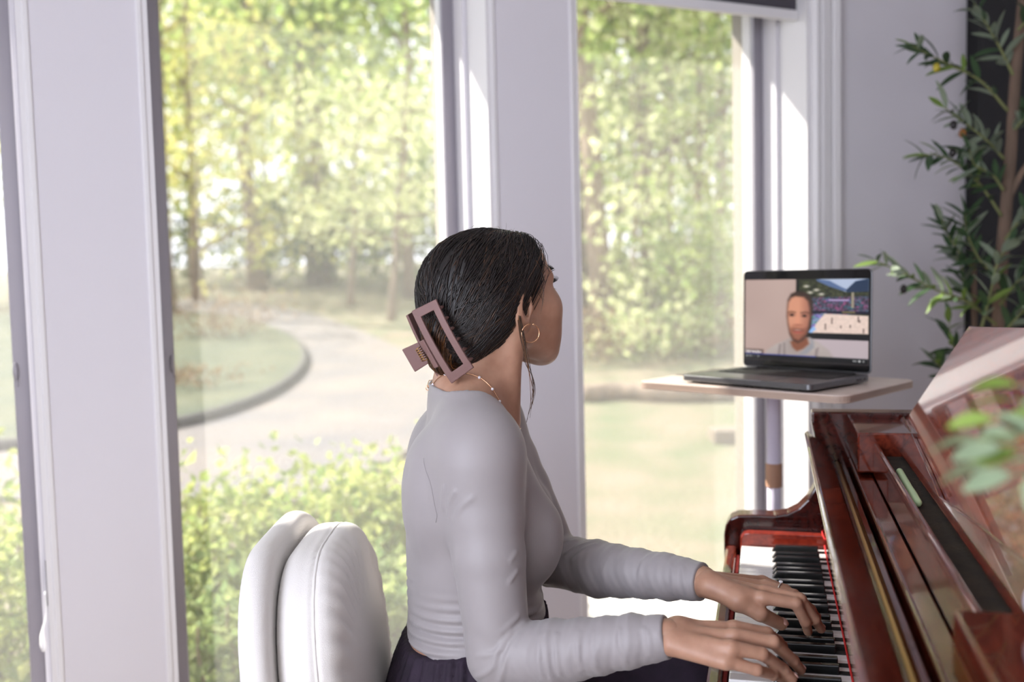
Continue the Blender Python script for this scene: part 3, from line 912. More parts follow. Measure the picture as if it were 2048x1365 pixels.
mb = MB(); mb.box(LW / 2 - 0.0004, LW / 2 + 0.0003, -0.055, -0.035, zb + 0.004, zb + 0.008); mb.box(LW / 2 - 0.0004, LW / 2 + 0.0003, -0.028, -0.019, zb + 0.004, zb + 0.008); mb.build('side_port', m_bez, lap)
# lid
LL = LD - 0.004
tl = R(1.2)
ML = Matrix.Translation((0, 0.001, zb + LH)) @ Matrix.Rotation(-tl, 4, 'X')   # local: x right, z up the lid, y back
mb = MB(); mb.prism(rrect(-LW / 2, LW / 2, 0.0, LL, 0.010), 0.0, 0.0042, 'y', M=ML); lid = mb.build('lid', m_sg, lap, bevel=0.001)
mb = MB(); mb.prism(rrect(-LW / 2 + 0.0015, LW / 2 - 0.0015, 0.004, LL - 0.0015, 0.009), -0.0006, 0.0, 'y', M=ML); mb.build('bezel', m_bez, lid)
mb = MB(); mb.tube([(-0.12, 0.002, zb + LH - 0.002), (0.12, 0.002, zb + LH - 0.002)], 0.0045, 12); mb.build('hinge', m_keyb, lap, smooth=True)

# the picture on the screen, painted per vertex on a fine grid
GX, GY = 330, 216
gx, gy = np.meshgrid(np.linspace(0, 1, GX), np.linspace(0, 1, GY))   # gy: 0 top .. 1 bottom
img = np.zeros((GY, GX, 3))
prng = np.random.default_rng(5)
def val(freqx, freqy, seed):
    g = np.random.default_rng(seed).uniform(0, 1, (freqy + 2, freqx + 2))
    fx, fy = gx * freqx, gy * freqy
    ix, iy = fx.astype(int), fy.astype(int)
    a, b = fx - ix, fy - iy
    a, b = a * a * (3 - 2 * a), b * b * (3 - 2 * b)
    return g[iy, ix] * (1 - a) * (1 - b) + g[iy, ix + 1] * a * (1 - b) + g[iy + 1, ix] * (1 - a) * b + g[iy + 1, ix + 1] * a * b
def soft(d, w=0.004):
    return np.clip(0.5 - d / w / 2, 0, 1)
def put(mask, col):
    global img
    c = np.array(col, float) if not isinstance(col, np.ndarray) else col
    img = img * (1 - mask[..., None]) + c * mask[..., None]
def rect(x0, y0, x1, y1, w=0.004):
    return soft(np.maximum(np.maximum(x0 - gx, gx - x1), np.maximum(y0 - gy, gy - y1)), w)
AS = 1.45
def ell(cx, cy, rx, ry, w=0.01):
    return soft((np.sqrt(((gx - cx) / rx) ** 2 + ((gy - cy) / ry) ** 2) - 1) * min(rx, ry), w)
def poly(pts, w=0.006):
    d = np.full(gx.shape, -9.0); n = len(pts)
    inside = np.zeros(gx.shape, bool); dist = np.full(gx.shape, 9.0)
    for i in range(n):
        (x0, y0), (x1, y1) = pts[i], pts[(i + 1) % n]
        ex, ey = x1 - x0, y1 - y0
        t = np.clip(((gx - x0) * ex + (gy - y0) * ey) / (ex * ex + ey * ey + 1e-12), 0, 1)
        dist = np.minimum(dist, np.hypot(gx - x0 - t * ex, gy - y0 - t * ey))
        c = ((y0 > gy) != (y1 > gy)) & (gx < (x1 - x0) * (gy - y0) / (y1 - y0 + 1e-12) + x0)
        inside ^= c
    return soft(np.where(inside, -dist, dist), w)
wallc = np.stack([168 + 14 * val(3, 3, 1), 144 + 14 * val(3, 3, 1), 136 + 14 * val(3, 3, 1)], -1)
img[:] = wallc
put(rect(0.57, 0.71, 1.0, 1.0), np.stack([170 + 14 * val(2, 3, 2), 158 + 10 * val(2, 3, 2), 164 + 8 * val(2, 3, 2)], -1))
# television with a beach court
put(rect(0.435, 0.0, 1.0, 0.715), (16, 18, 16))
nz = val(60, 46, 3); nz2 = val(90, 70, 4)
put(rect(0.46, 0.0, 1.0, 0.64), (40, 46, 30))
put(poly([(0.62, 0.0), (1, 0.0), (1, 0.2), (0.8, 0.16), (0.7, 0.12)]), (170, 182, 206))
put(poly([(0.60, 0.0), (0.70, 0.02), (0.80, 0.10), (0.86, 0.14), (0.60, 0.16)]), (84, 104, 142))
put(poly([(0.83, 0.13), (0.90, 0.03), (1.0, 0.0), (1.0, 0.2), (0.83, 0.18)]), (34, 52, 78))
put(poly([(0.46, 0.03), (0.60, 0.02), (0.70, 0.09), (0.84, 0.16), (1.0, 0.15), (1.0, 0.3), (0.46, 0.3)]), np.stack([30 + 44 * nz, 36 + 40 * nz, 26 + 26 * nz], -1))
for (a, b) in ((0.52, 0.085), (0.60, 0.13), (0.64, 0.18), (0.55, 0.16)):
    put(ell(a, b, 0.022, 0.014), (196, 190, 176))
crowd = np.stack([46 + 130 * nz2 * nz, 38 + 84 * nz2 * (1 - nz * 0.5), 50 + 80 * nz2], -1)
put(poly([(0.56, 0.22), (1.0, 0.2), (1.0, 0.40), (0.56, 0.46)]), crowd)
put(rect(0.68, 0.24, 0.86, 0.262), (116, 90, 150)); put(rect(0.70, 0.246, 0.85, 0.254), (210, 200, 220))
put(rect(0.56, 0.38, 1.0, 0.41), (26, 26, 44)); put(rect(0.8, 0.383, 0.9, 0.40), (120, 110, 70))
put(rect(0.87, 0.16, 0.89, 0.34), (150, 140, 120))
put(poly([(0.56, 0.44), (0.68, 0.40), (0.62, 0.55), (0.56, 0.64)]), np.stack([60 + 90 * nz2, 70 + 90 * nz, 110 + 90 * nz2], -1))
put(poly([(0.665, 0.412), (1.0, 0.43), (1.0, 0.64), (0.56, 0.645), (0.60, 0.53)]), np.stack([212 + 16 * nz, 190 + 14 * nz, 178 + 14 * nz], -1))
for (a, b, hgt) in ((0.72, 0.46, 0.07), (0.67, 0.53, 0.07), (0.79, 0.55, 0.03), (0.86, 0.54, 0.03), (0.92, 0.44, 0.06), (0.93, 0.48, 0.03), (0.96, 0.58, 0.05)):
    put(rect(a, b, a + 0.007, b + hgt, 0.006), (64, 48, 46))
put(poly([(0.53, 0.64), (0.58, 0.56), (0.60, 0.60), (0.56, 0.65)]), (140, 176, 224))
put(rect(0.46, 0.645, 1.0, 0.715), (14, 16, 18))
# the man: hoodie, neck, head, beard, features
cloth = np.stack([150 + 26 * val(7, 5, 8), 138 + 26 * val(7, 5, 8), 134 + 26 * val(7, 5, 8)], -1)
put(poly([(0.16, 1.0), (0.19, 0.88), (0.27, 0.80), (0.37, 0.73), (0.40, 0.70), (0.55, 0.70), (0.62, 0.76), (0.70, 0.84), (0.745, 0.94), (0.75, 1.0)], 0.012), cloth)
for pts in ([(0.30, 0.80), (0.315, 0.80), (0.30, 0.97), (0.28, 0.99)], [(0.335, 0.78), (0.345, 0.78), (0.35, 0.95), (0.335, 0.97)], [(0.60, 0.84), (0.62, 0.82), (0.60, 1.0), (0.585, 1.0)]):
    put(poly(pts, 0.012) * 0.7, (104, 92, 92))
put(poly([(0.50, 0.86), (0.56, 0.76), (0.55, 0.70), (0.58, 0.74), (0.585, 0.82), (0.53, 0.90), (0.46, 0.92)], 0.012), (142, 142, 148))
put(poly([(0.39, 0.76), (0.53, 0.70), (0.545, 0.78), (0.50, 0.84), (0.445, 0.875), (0.41, 0.83)], 0.012), (128, 78, 58))
head = poly([(0.362, 0.36), (0.368, 0.25), (0.395, 0.175), (0.44, 0.145), (0.50, 0.15), (0.545, 0.19), (0.572, 0.27), (0.575, 0.36), (0.565, 0.48), (0.55, 0.58), (0.535, 0.66), (0.50, 0.735), (0.455, 0.775), (0.415, 0.75), (0.385, 0.67), (0.368, 0.55), (0.36, 0.45)], 0.012)
put(head, (58, 42, 36))
skin = np.stack([204 - 54 * np.clip((gx - 0.46) / 0.1, 0, 1) - 20 * np.clip((gy - 0.5) / 0.3, 0, 1), 142 - 46 * np.clip((gx - 0.46) / 0.1, 0, 1) - 26 * np.clip((gy - 0.5) / 0.3, 0, 1), 114 - 34 * np.clip((gx - 0.46) / 0.1, 0, 1) - 20 * np.clip((gy - 0.5) / 0.3, 0, 1)], -1)
put(poly([(0.364, 0.38), (0.372, 0.28), (0.395, 0.225), (0.43, 0.205), (0.50, 0.215), (0.535, 0.265), (0.548, 0.34), (0.552, 0.46), (0.54, 0.57), (0.52, 0.66), (0.46, 0.74), (0.42, 0.72), (0.388, 0.64), (0.37, 0.52)], 0.014), skin)
beard = poly([(0.385, 0.60), (0.41, 0.575), (0.45, 0.585), (0.50, 0.59), (0.53, 0.58), (0.525, 0.66), (0.495, 0.735), (0.455, 0.77), (0.415, 0.745), (0.393, 0.68)], 0.016)
put(beard * 0.55, (112, 66, 50))
put(poly([(0.370, 0.398), (0.395, 0.386), (0.432, 0.396), (0.430, 0.408), (0.395, 0.400), (0.372, 0.410)], 0.012), (96, 60, 46))
put(poly([(0.476, 0.402), (0.515, 0.390), (0.546, 0.404), (0.545, 0.416), (0.513, 0.403), (0.478, 0.414)], 0.012), (88, 54, 42))
for cx, cy in ((0.402, 0.432), (0.505, 0.440)):
    put(ell(cx, cy, 0.026, 0.020, 0.014) * 0.6, (112, 66, 52)); put(ell(cx, cy + 0.002, 0.016, 0.013, 0.008), (60, 40, 36))
    put(ell(cx, cy + 0.002, 0.007, 0.010, 0.006), (22, 16, 16))
put(poly([(0.445, 0.42), (0.46, 0.42), (0.468, 0.53), (0.455, 0.555), (0.43, 0.545)], 0.014) * 0.5, (214, 140, 112))
put(ell(0.452, 0.556, 0.03, 0.012, 0.012) * 0.6, (126, 66, 52))
put(ell(0.450, 0.622, 0.034, 0.017, 0.012), (104, 52, 44)); put(ell(0.450, 0.617, 0.024, 0.006, 0.006), (196, 164, 150))
put(ell(0.452, 0.646, 0.026, 0.012, 0.014), (176, 86, 76))
# name plate and player bar
put(rect(0.0, 0.868, 0.165, 0.925) * 0.75, (92, 76, 70))
put(rect(0.0, 0.93, 1.0, 1.0), (10, 12, 14))
put(rect(0.0, 0.925, 0.60, 0.936), (38, 58, 146)); put(rect(0.60, 0.925, 1.0, 0.936), (60, 62, 66))
put(ell(0.018, 0.958, 0.006, 0.010, 0.004), (220, 220, 220)); put(ell(0.118, 0.958, 0.006, 0.009, 0.004), (190, 190, 190))
put(rect(0.035, 0.953, 0.062, 0.963), (180, 180, 180)); put(rect(0.066, 0.953, 0.098, 0.963), (90, 90, 90))
put(rect(0.885, 0.953, 0.915, 0.963), (190, 190, 190)); put(ell(0.935, 0.958, 0.008, 0.011, 0.004), (220, 220, 220)); put(ell(0.965, 0.958, 0.006, 0.010, 0.004), (170, 170, 170))
sx0, sx1, sz0, sz1 = -LW / 2 + 0.0055, LW / 2 - 0.0055, 0.0185, LL - 0.0205
P3 = np.stack([sx0 + (sx1 - sx0) * gx, np.full(gx.shape, -0.0009), sz1 + (sz0 - sz1) * gy], -1).reshape(-1, 3)
Ml = np.array(ML); P3 = P3 @ Ml[:3, :3].T + Ml[:3, 3]
ii = (np.arange(GY - 1)[:, None] * GX + np.arange(GX - 1)[None]).ravel()
scr = np_mesh('screen', P3, np.stack([ii, ii + GX, ii + GX + 1, ii + 1], 1), None, lid, smooth=False)
ca = scr.data.color_attributes.new('picture', 'FLOAT_COLOR', 'POINT')
c01 = np.clip(img, 0, 255) / 255.0
clin = np.where(c01 <= 0.04045, c01 / 12.92, ((c01 + 0.055) / 1.055) ** 2.4)
ca.data.foreach_set('color', np.concatenate([clin, np.ones((GY, GX, 1))], -1).astype(np.float32).ravel())
m_scr, _nt, _b = new_mat('lit_screen')
_at = _nt.nodes.new('ShaderNodeAttribute'); _at.attribute_name = 'picture'
_b.inputs['Base Color'].default_value = (0.01, 0.01, 0.01, 1); _b.inputs['Roughness'].default_value = 0.15
_nt.links.new(_at.outputs['Color'], _b.inputs['Emission Color']); _b.inputs['Emission Strength'].default_value = 0.95
scr.data.materials.append(m_scr)
tx = bpy.data.curves.new('caption', 'FONT'); tx.body = 'Caleb Needalow'; tx.size = 0.0088; tx.align_x = 'LEFT'
to = bpy.data.objects.new('caption', tx); COL.objects.link(to); to.parent = scr
to.matrix_local = ML @ Matrix.Translation((sx0 + 0.001, -0.0012, sz0 + (sz1 - sz0) * 0.083)) @ Matrix.Rotation(R(90), 4, 'X') @ Matrix.Scale(0.72, 4, (1, 0, 0))
m_cap, _nt, _b = new_mat('caption_white'); _b.inputs['Emission Color'].default_value = (0.6, 0.55, 0.55, 1); _b.inputs['Emission Strength'].default_value = 0.9
tx.materials.append(m_cap)
bpy.context.view_layer.update()
_me = bpy.data.meshes.new_from_object(to.evaluated_get(bpy.context.evaluated_depsgraph_get()))
_mo = bpy.data.objects.new('caption_text', _me); COL.objects.link(_mo); _mo.parent = scr; _mo.matrix_local = to.matrix_local.copy()
bpy.data.objects.remove(to)

# stand: round-cornered shelf, white pole with a tan collar, flat foot
stand = empty('laptop_stand', (0.556, 2.115, 0.0), R(-44))
tag(stand, 'beige laptop stand with round-cornered shelf on a white pole', 'stand')
mb = MB(); mb.prism(rrect(-0.24, 0.24, -0.165, 0.165, 0.028, 6), LZ - 0.016, LZ, 'z'); mb.build('shelf', m_shelf, stand, bevel=0.002)
mb = MB(); mb.prism(rrect(-0.2405, 0.2405, -0.1655, 0.1655, 0.0285, 6), LZ - 0.0145, LZ - 0.002, 'z'); mb.build('edge_band', m_shelfedge, stand)
mb = MB(); mb.lathe([(0.0145, 0.02), (0.0145, LZ - 0.016)], (0, 0, 0), 24); mb.build('pole', m_pole, stand, smooth=True)
zc = at_depth(1543, 951, 2.115)[2]
mb = MB(); mb.lathe([(0.0146, zc - 0.026), (0.0175, zc - 0.024), (0.0175, zc + 0.024), (0.0146, zc + 0.026)], (0, 0, 0), 24); mb.build('collar', m_tan, stand, smooth=False)
mb = MB(); mb.lathe([(0.045, LZ - 0.020), (0.045, LZ - 0.016)], (0, 0, 0), 20); mb.build('bracket', m_pole, stand)
mb = MB(); mb.prism(rrect(-0.2, 0.2, -0.15, 0.15, 0.03, 5), 0.0, 0.012, 'z'); mb.build('foot_plate', m_pole, stand, bevel=0.002)

# ---------------------------------------------------------------- artificial olive tree by the wall, sprig in a vase on the piano
m_twig = mat('olive_trunk', (132, 108, 92), 0.9, vary=20, col2=(98, 82, 70), stretch=(1, 1, 0.2), bump=(40, 0.6, 0.006))
m_stem = mat('green_stem', (128, 132, 84), 0.7)
m_pot = mat('woven_pot', (188, 170, 146), 0.9, bump=(60, 0.6, 0.005))
m_soil = mat('dry_moss', (84, 72, 52), 0.95, bump=(50, 0.8, 0.01))
def leafm(name, c, c2):
    return leaf_mat(name, c, c2, 0.15, 0.45)
OL = [leafm('olive_leaf_dark', (62, 84, 58), (74, 98, 68)), leafm('olive_leaf_silver', (122, 138, 116), (142, 152, 132)), leafm('olive_leaf_lime', (112, 140, 66), (126, 150, 80))]
def leaf_mesh(name, m, L=0.058, Wd=0.0125, bend=0.006):
    """long folded leaf along +x, a shade thicker at the midrib"""
    mb = MB(); n = 7
    top, bot = [], []
    for i in range(n):
        t = i / (n - 1)
        w = Wd * 0.5 * max(0.06, math.sin(math.pi * (0.04 + 0.94 * t)) ** 0.8)
        z = -bend * t * t * 2
        top.append([(L * t, -w, z + 0.22 * w), (L * t, 0, z), (L * t, w, z + 0.22 * w)])
    vs = [p for r in top for p in r] + [(x, y, z - 0.0006) for r in top for (x, y, z) in r]
    k = 3 * n; fs = []
    for i in range(n - 1):
        for j in range(2):
            a = i * 3 + j
            fs.append((a, a + 3, a + 4, a + 1)); fs.append((k + a + 1, k + a + 4, k + a + 3, k + a))
    mb.add(vs, fs)
    o = mb.build(name, m, None, smooth=True)
    me = o.data
    bpy.data.objects.remove(o)
    return me
LEAFMESH = [leaf_mesh('olive_leaf', m, 0.066, 0.0165, b) for m in OL for b in (0.004, 0.010)]
olive = empty('olive_tree', (1.40, 2.86, 0.0))
tag(olive, 'artificial olive tree with narrow grey-green leaves beside the black panel', 'plant')
OL0 = np.array([1.40, 2.86, 0.0])
def oloc(p): return np.asarray(p) - OL0
prng = np.random.default_rng(77)
LATE = []                                       # leaves past the frame edge are joined into one part
def add_leaf(parent, p, d, me, scale=1.0, roll=None):
    d = np.asarray(d, float); d /= np.linalg.norm(d)
    side = np.cross(np.array([0, 0, 1.0]), d)
    if np.linalg.norm(side) < 1e-3: side = np.array([1.0, 0, 0])
    side /= np.linalg.norm(side); up = np.cross(d, side)
    r = prng.uniform(-0.9, 0.9) if roll is None else roll
    s2 = side * math.cos(r) + up * math.sin(r); u2 = np.cross(d, s2)
    M = Matrix(((d[0] * scale, s2[0] * scale, u2[0] * scale, p[0]), (d[1] * scale, s2[1] * scale, u2[1] * scale, p[1]), (d[2] * scale, s2[2] * scale, u2[2] * scale, p[2]), (0, 0, 0, 1)))
    if parent.parent is olive:
        dd = np.asarray(p) + OL0 - CAM
        px, py = 1024 + FPX * (dd @ CR) / (dd @ CF), 682.5 - FPX * (dd @ CU) / (dd @ CF)
        if px > 2040 or py < -20 or (py > 700 and px > 1880):
            LATE.append((M, me)); return None
    o = bpy.data.objects.new('leaf', me)
    o.parent = parent
    COL.objects.link(o)
    o.matrix_local = M
    return o
trunk_px = [(2052, -60, 2.80), (2046, 0, 2.80), (2032, 140, 2.79), (2022, 300, 2.78), (2012, 420, 2.78), (2001, 560, 2.78), (1997, 660, 2.79), (1992, 900, 2.84)]
tp = [oloc(at_depth(*q)) for q in trunk_px]
tp.append(np.array([0.0, 0.0, 0.30]))
mb = MB(); pth = smooth_path(tp, 6); mb.tube(pth, np.linspace(0.013, 0.021, len(pth)), 10); mb.build('trunk', m_twig, olive, smooth=True)
mb = MB(); pth = smooth_path([oloc(at_depth(1947, 470, 2.84)), oloc(at_depth(1949, 640, 2.84)), oloc(at_depth(1955, 900, 2.86)), np.array([-0.02, 0.01, 0.30])], 6); mb.tube(pth, np.linspace(0.006, 0.012, len(pth)), 8); mb.build('trunk', m_twig, olive, smooth=True)
mb = MB(); pth = smooth_path([oloc(at_depth(2062, 318, 2.74)), oloc(at_depth(2040, 352, 2.76)), oloc(at_depth(2017, 398, 2.78))], 6); mb.tube(pth, np.linspace(0.007, 0.010, len(pth)), 8); mb.build('trunk', m_twig, olive, smooth=True)
# branches: (pixel path from the trunk outwards, depth start, depth end, leaf pairs, leaf kind weights)
BR = [
 ([(2016, 222), (1965, 165), (1905, 132), (1855, 108), (1826, 92)], 2.78, 2.70, 10, (0.75, 0.2, 0.05)),
 ([(2026, 150), (1998, 92), (1968, 40), (1940, -10)], 2.78, 2.74, 9, (0.15, 0.85, 0.0)),
 ([(2036, 60), (2060, 30), (2080, -20)], 2.78, 2.72, 5, (0.2, 0.8, 0)),
 ([(2008, 318), (1975, 282), (1932, 248), (1888, 215)], 2.78, 2.72, 9, (0.25, 0.75, 0.0)),
 ([(2003, 432), (1962, 372), (1920, 332), (1880, 312), (1842, 312)], 2.77, 2.70, 10, (0.6, 0.1, 0.3)),
 ([(1992, 650), (1935, 604), (1872, 580), (1805, 546), (1752, 521)], 2.76, 2.64, 13, (0.4, 0.4, 0.2)),
 ([(1962, 660), (1980, 590), (1998, 520), (2040, 470)], 2.72, 2.66, 10, (0.2, 0.7, 0.1)),
 ([(1950, 540), (1918, 505), (1892, 462), (1884, 440)], 2.80, 2.76, 8, (0.6, 0.35, 0.05)),
 ([(2006, 380), (1985, 350), (1950, 330), (1938, 300)], 2.74, 2.70, 8, (0.6, 0.4, 0.0)),
 ([(2010, 480), (2050, 430), (2090, 400)], 2.76, 2.68, 8, (0.4, 0.6, 0)),
 ([(1998, 560), (1960, 520), (1935, 470), (1930, 430)], 2.76, 2.72, 10, (0.6, 0.4, 0)),
 ([(2000, 610), (2040, 560), (2090, 540)], 2.76, 2.68, 9, (0.4, 0.6, 0)),
 ([(1996, 680), (2050, 620), (2100, 600)], 2.74, 2.62, 9, (0.5, 0.5, 0)),
 ([(1990, 760), (1940, 730), (1905, 690), (1898, 640)], 2.80, 2.74, 9, (0.5, 0.2, 0.3)),
 ([(1990, 800), (1935, 770), (1890, 742), (1868, 720)], 2.80, 2.76, 8, (0.4, 0.2, 0.4)),
 ([(2020, 270), (2055, 230), (2090, 200)], 2.78, 2.70, 8, (0.3, 0.7, 0)),
 ([(1958, 620), (1930, 585), (1925, 540), (1905, 500)], 2.82, 2.80, 7, (0.7, 0.3, 0)),
]
for pix, d0, d1, npair, wts in BR:
    n = len(pix)
    P = [oloc(at_depth(x, y, d0 + (d1 - d0) * i / (n - 1))) for i, (x, y) in enumerate(pix)]
    path = np.array(smooth_path(P, 8))
    mb = MB(); mb.tube(list(path), np.linspace(0.0042, 0.0012, len(path)), 6); br = mb.build('branch', m_stem, olive, smooth=True)
    npair = int(npair * 1.35)
    for k in range(npair):
        t = 0.12 + 0.88 * (k + 0.5) / npair
        i = min(int(t * (len(path) - 1)), len(path) - 2)
        tg = path[i + 1] - path[i]; tg /= np.linalg.norm(tg)
        for s in (-1, 1):
            sd = np.cross(tg, prng.normal(size=3)); sd /= np.linalg.norm(sd)
            if s > 0: sd = -sd0
            sd0 = sd
            d = tg * prng.uniform(0.45, 0.9) + sd * prng.uniform(0.5, 0.9) + np.array([0, 0, prng.uniform(-0.15, 0.25)])
            kind = prng.choice(3, p=np.array(wts) / sum(wts))
            add_leaf(br, path[i] + tg * prng.uniform(-0.005, 0.005), d, LEAFMESH[kind * 2 + int(prng.integers(2))], prng.uniform(0.8, 1.3))
    add_leaf(br, path[-1], path[-1] - path[-3], LEAFMESH[2 * int(prng.integers(3))], 0.9)
mb = MB()
for M_, me_ in LATE:
    mb.add([M_ @ v_.co for v_ in me_.vertices], [tuple(q_.vertices) for q_ in me_.polygons])
tag(mb.build('foliage', OL[0], olive, smooth=True), kind='stuff')
m_ob = mat('ripe_olive', (26, 20, 20), 0.3); m_oy = mat('yellow_olive', (176, 160, 44), 0.35); m_oo = mat('orange_olive', (150, 92, 30), 0.35)
for x, y, dpt, m in ((1873, 135, 2.70, m_oy), (1907, 250, 2.71, m_ob), (1925, 267, 2.71, m_oo), (1905, 306, 2.69, m_ob), (1807, 579, 2.645, m_ob)):
    mb = MB(); mb.ellipsoid((0, 0, 0), (0.0095, 0.0095, 0.0125), None, 14, 10); o = mb.build('olive_fruit', m, olive, smooth=True)
    o.location = oloc(at_depth(x, y, dpt))
mb = MB(); mb.lathe([(0.11, 0.0), (0.15, 0.10), (0.16, 0.30), (0.15, 0.31), (0.14, 0.29), (0.02, 0.285)], (0, 0, 0), 28); mb.build('pot', m_pot, olive, smooth=True)
mb = MB(); mb.lathe([(0.14, 0.285), (0.10, 0.30), (0.01, 0.305)], (0, 0, 0), 20); mb.build('moss', m_soil, olive, smooth=True)

# vase with a leafy sprig on the near end of the piano
vp = p2w(0.345, KL - 0.054, 0.985)
vase = empty('bud_vase', tuple(vp)); tag(vase, 'small bud vase holding blurred pale green leaves on the near end of the piano', 'vase')
mb = MB(); mb.lathe([(0.02, 0.0), (0.023, 0.01), (0.023, 0.05), (0.012, 0.08), (0.011, 0.11), (0.014, 0.118)], (0, 0, 0), 24); mb.build('vase_body', mat('white_ceramic', (220, 216, 210), 0.3), vase, smooth=True)
SPM = [leaf_mesh('sprig_leaf', leaf_mat('sprig_lime', (150, 180, 84), (170, 196, 104), 0.35), 0.022, 0.012, 0.003), leaf_mesh('sprig_leaf', leaf_mat('sprig_sage', (150, 172, 134), (180, 196, 164), 0.3), 0.024, 0.015, 0.003)]
SP = [([(2000, 800), (2020, 800)], 0.60, 0), ([(1990, 850), (1950, 880)], 0.57, 1), ([(1990, 850), (2030, 905)], 0.58, 0), ([(1985, 815), (1985, 838)], 0.58, 0), ([(1935, 905), (1968, 935)], 0.56, 1), ([(1990, 880), (2000, 895)], 0.57, 1), ([(2030, 850), (2040, 865)], 0.58, 1), ([(2035, 765), (2028, 770)], 0.60, 0), ([(2020, 930), (2020, 950)], 0.56, 1)]
neck_p = vp + np.array([0, 0, 0.11])
for pix, dep, kd in SP:
    tip = at_depth(pix[1][0], pix[1][1], dep)
    mid = neck_p * 0.45 + tip * 0.55 + np.array([0.01, 0, 0.03])
    path = np.array(smooth_path([neck_p - np.array([0, 0, 0.06]), neck_p, mid, tip], 8)) - vp
    mb = MB(); mb.tube(list(path), np.linspace(0.0014, 0.0006, len(path)), 6); br = mb.build('stem', m_stem, vase, smooth=True)
    for k in range(9):
        i = min(int((0.55 + 0.45 * k / 9) * (len(path) - 1)), len(path) - 2)
        tg = path[i + 1] - path[i]; tg /= np.linalg.norm(tg)
        sd = prng.normal(size=3); sd -= tg * (sd @ tg); sd /= np.linalg.norm(sd)
        add_leaf(br, path[i], tg * 0.5 + sd, SPM[kd if prng.uniform() < 0.8 else 1 - kd], prng.uniform(0.8, 1.2))
    add_leaf(br, path[-1], path[-1] - path[-2], SPM[kd], 1.1)

# ---------------------------------------------------------------- implicit modelling: distance fields meshed with surface nets
def V3(*a):
    return np.array(a, dtype=np.float32)
def smin(a, b, k):
    h = np.clip(0.5 + 0.5 * (b - a) / k, 0, 1)
    return b + (a - b) * h - k * h * (1 - h)
def smax(a, b, k):
    return -smin(-a, -b, k)
def rcone(p, a, b, ra, rb):
    a, b = V3(*a), V3(*b)
    ba = b - a
    l2 = float(ba @ ba)
    pa = p - a
    t = np.clip(pa @ ba / l2, 0, 1)
    q = pa - t[:, None] * ba
    return np.sqrt(np.einsum('ij,ij->i', q, q)) - (ra + (rb - ra) * t)
def ellip(p, c, r, ax=None):
    q = p - V3(*c)
    if ax is not None: q = q @ np.asarray(ax, np.float32).T
    r = V3(*r)
    k0 = np.sqrt((((q / r) ** 2)).sum(1)) + 1e-9
    k1 = np.sqrt((((q / (r * r)) ** 2)).sum(1)) + 1e-9
    return k0 * (k0 - 1) / k1
def rbox(p, c, h, r):
    q = np.abs(p - V3(*c)) - (V3(*h) - r)
    return np.sqrt((np.maximum(q, 0) ** 2).sum(1)) + np.minimum(q.max(1), 0) - r
class Field:
    """smooth union of primitives, each evaluated only near itself"""
    def __init__(s): s.items = []
    def cone(s, a, b, ra, rb, k=0.02):
        a, b = np.array(a, float), np.array(b, float)
        s.items.append((lambda p: rcone(p, a, b, ra, rb), (a + b) / 2, np.linalg.norm(b - a) / 2 + max(ra, rb), k)); return s
    def chain(s, pts, rad, k=0.01):
        for i in range(len(pts) - 1): s.cone(pts[i], pts[i + 1], rad[i], rad[i + 1], k)
        return s
    def ell(s, c, r, ax=None, k=0.02):
        s.items.append((lambda p: ellip(p, c, r, ax), np.array(c, float), max(r), k)); return s
    def fn(s, f, c, rad, k=0.02):
        s.items.append((f, np.array(c, float), rad, k)); return s
    def __call__(s, p):
        d = np.full(len(p), 0.25, np.float32)
        for f, c, rad, k in s.items:
            m = ((p - c.astype(np.float32)) ** 2).sum(1) < (rad + 0.08) ** 2
            if m.any():
                d[m] = smin(d[m], f(p[m]).astype(np.float32), k)
        return d

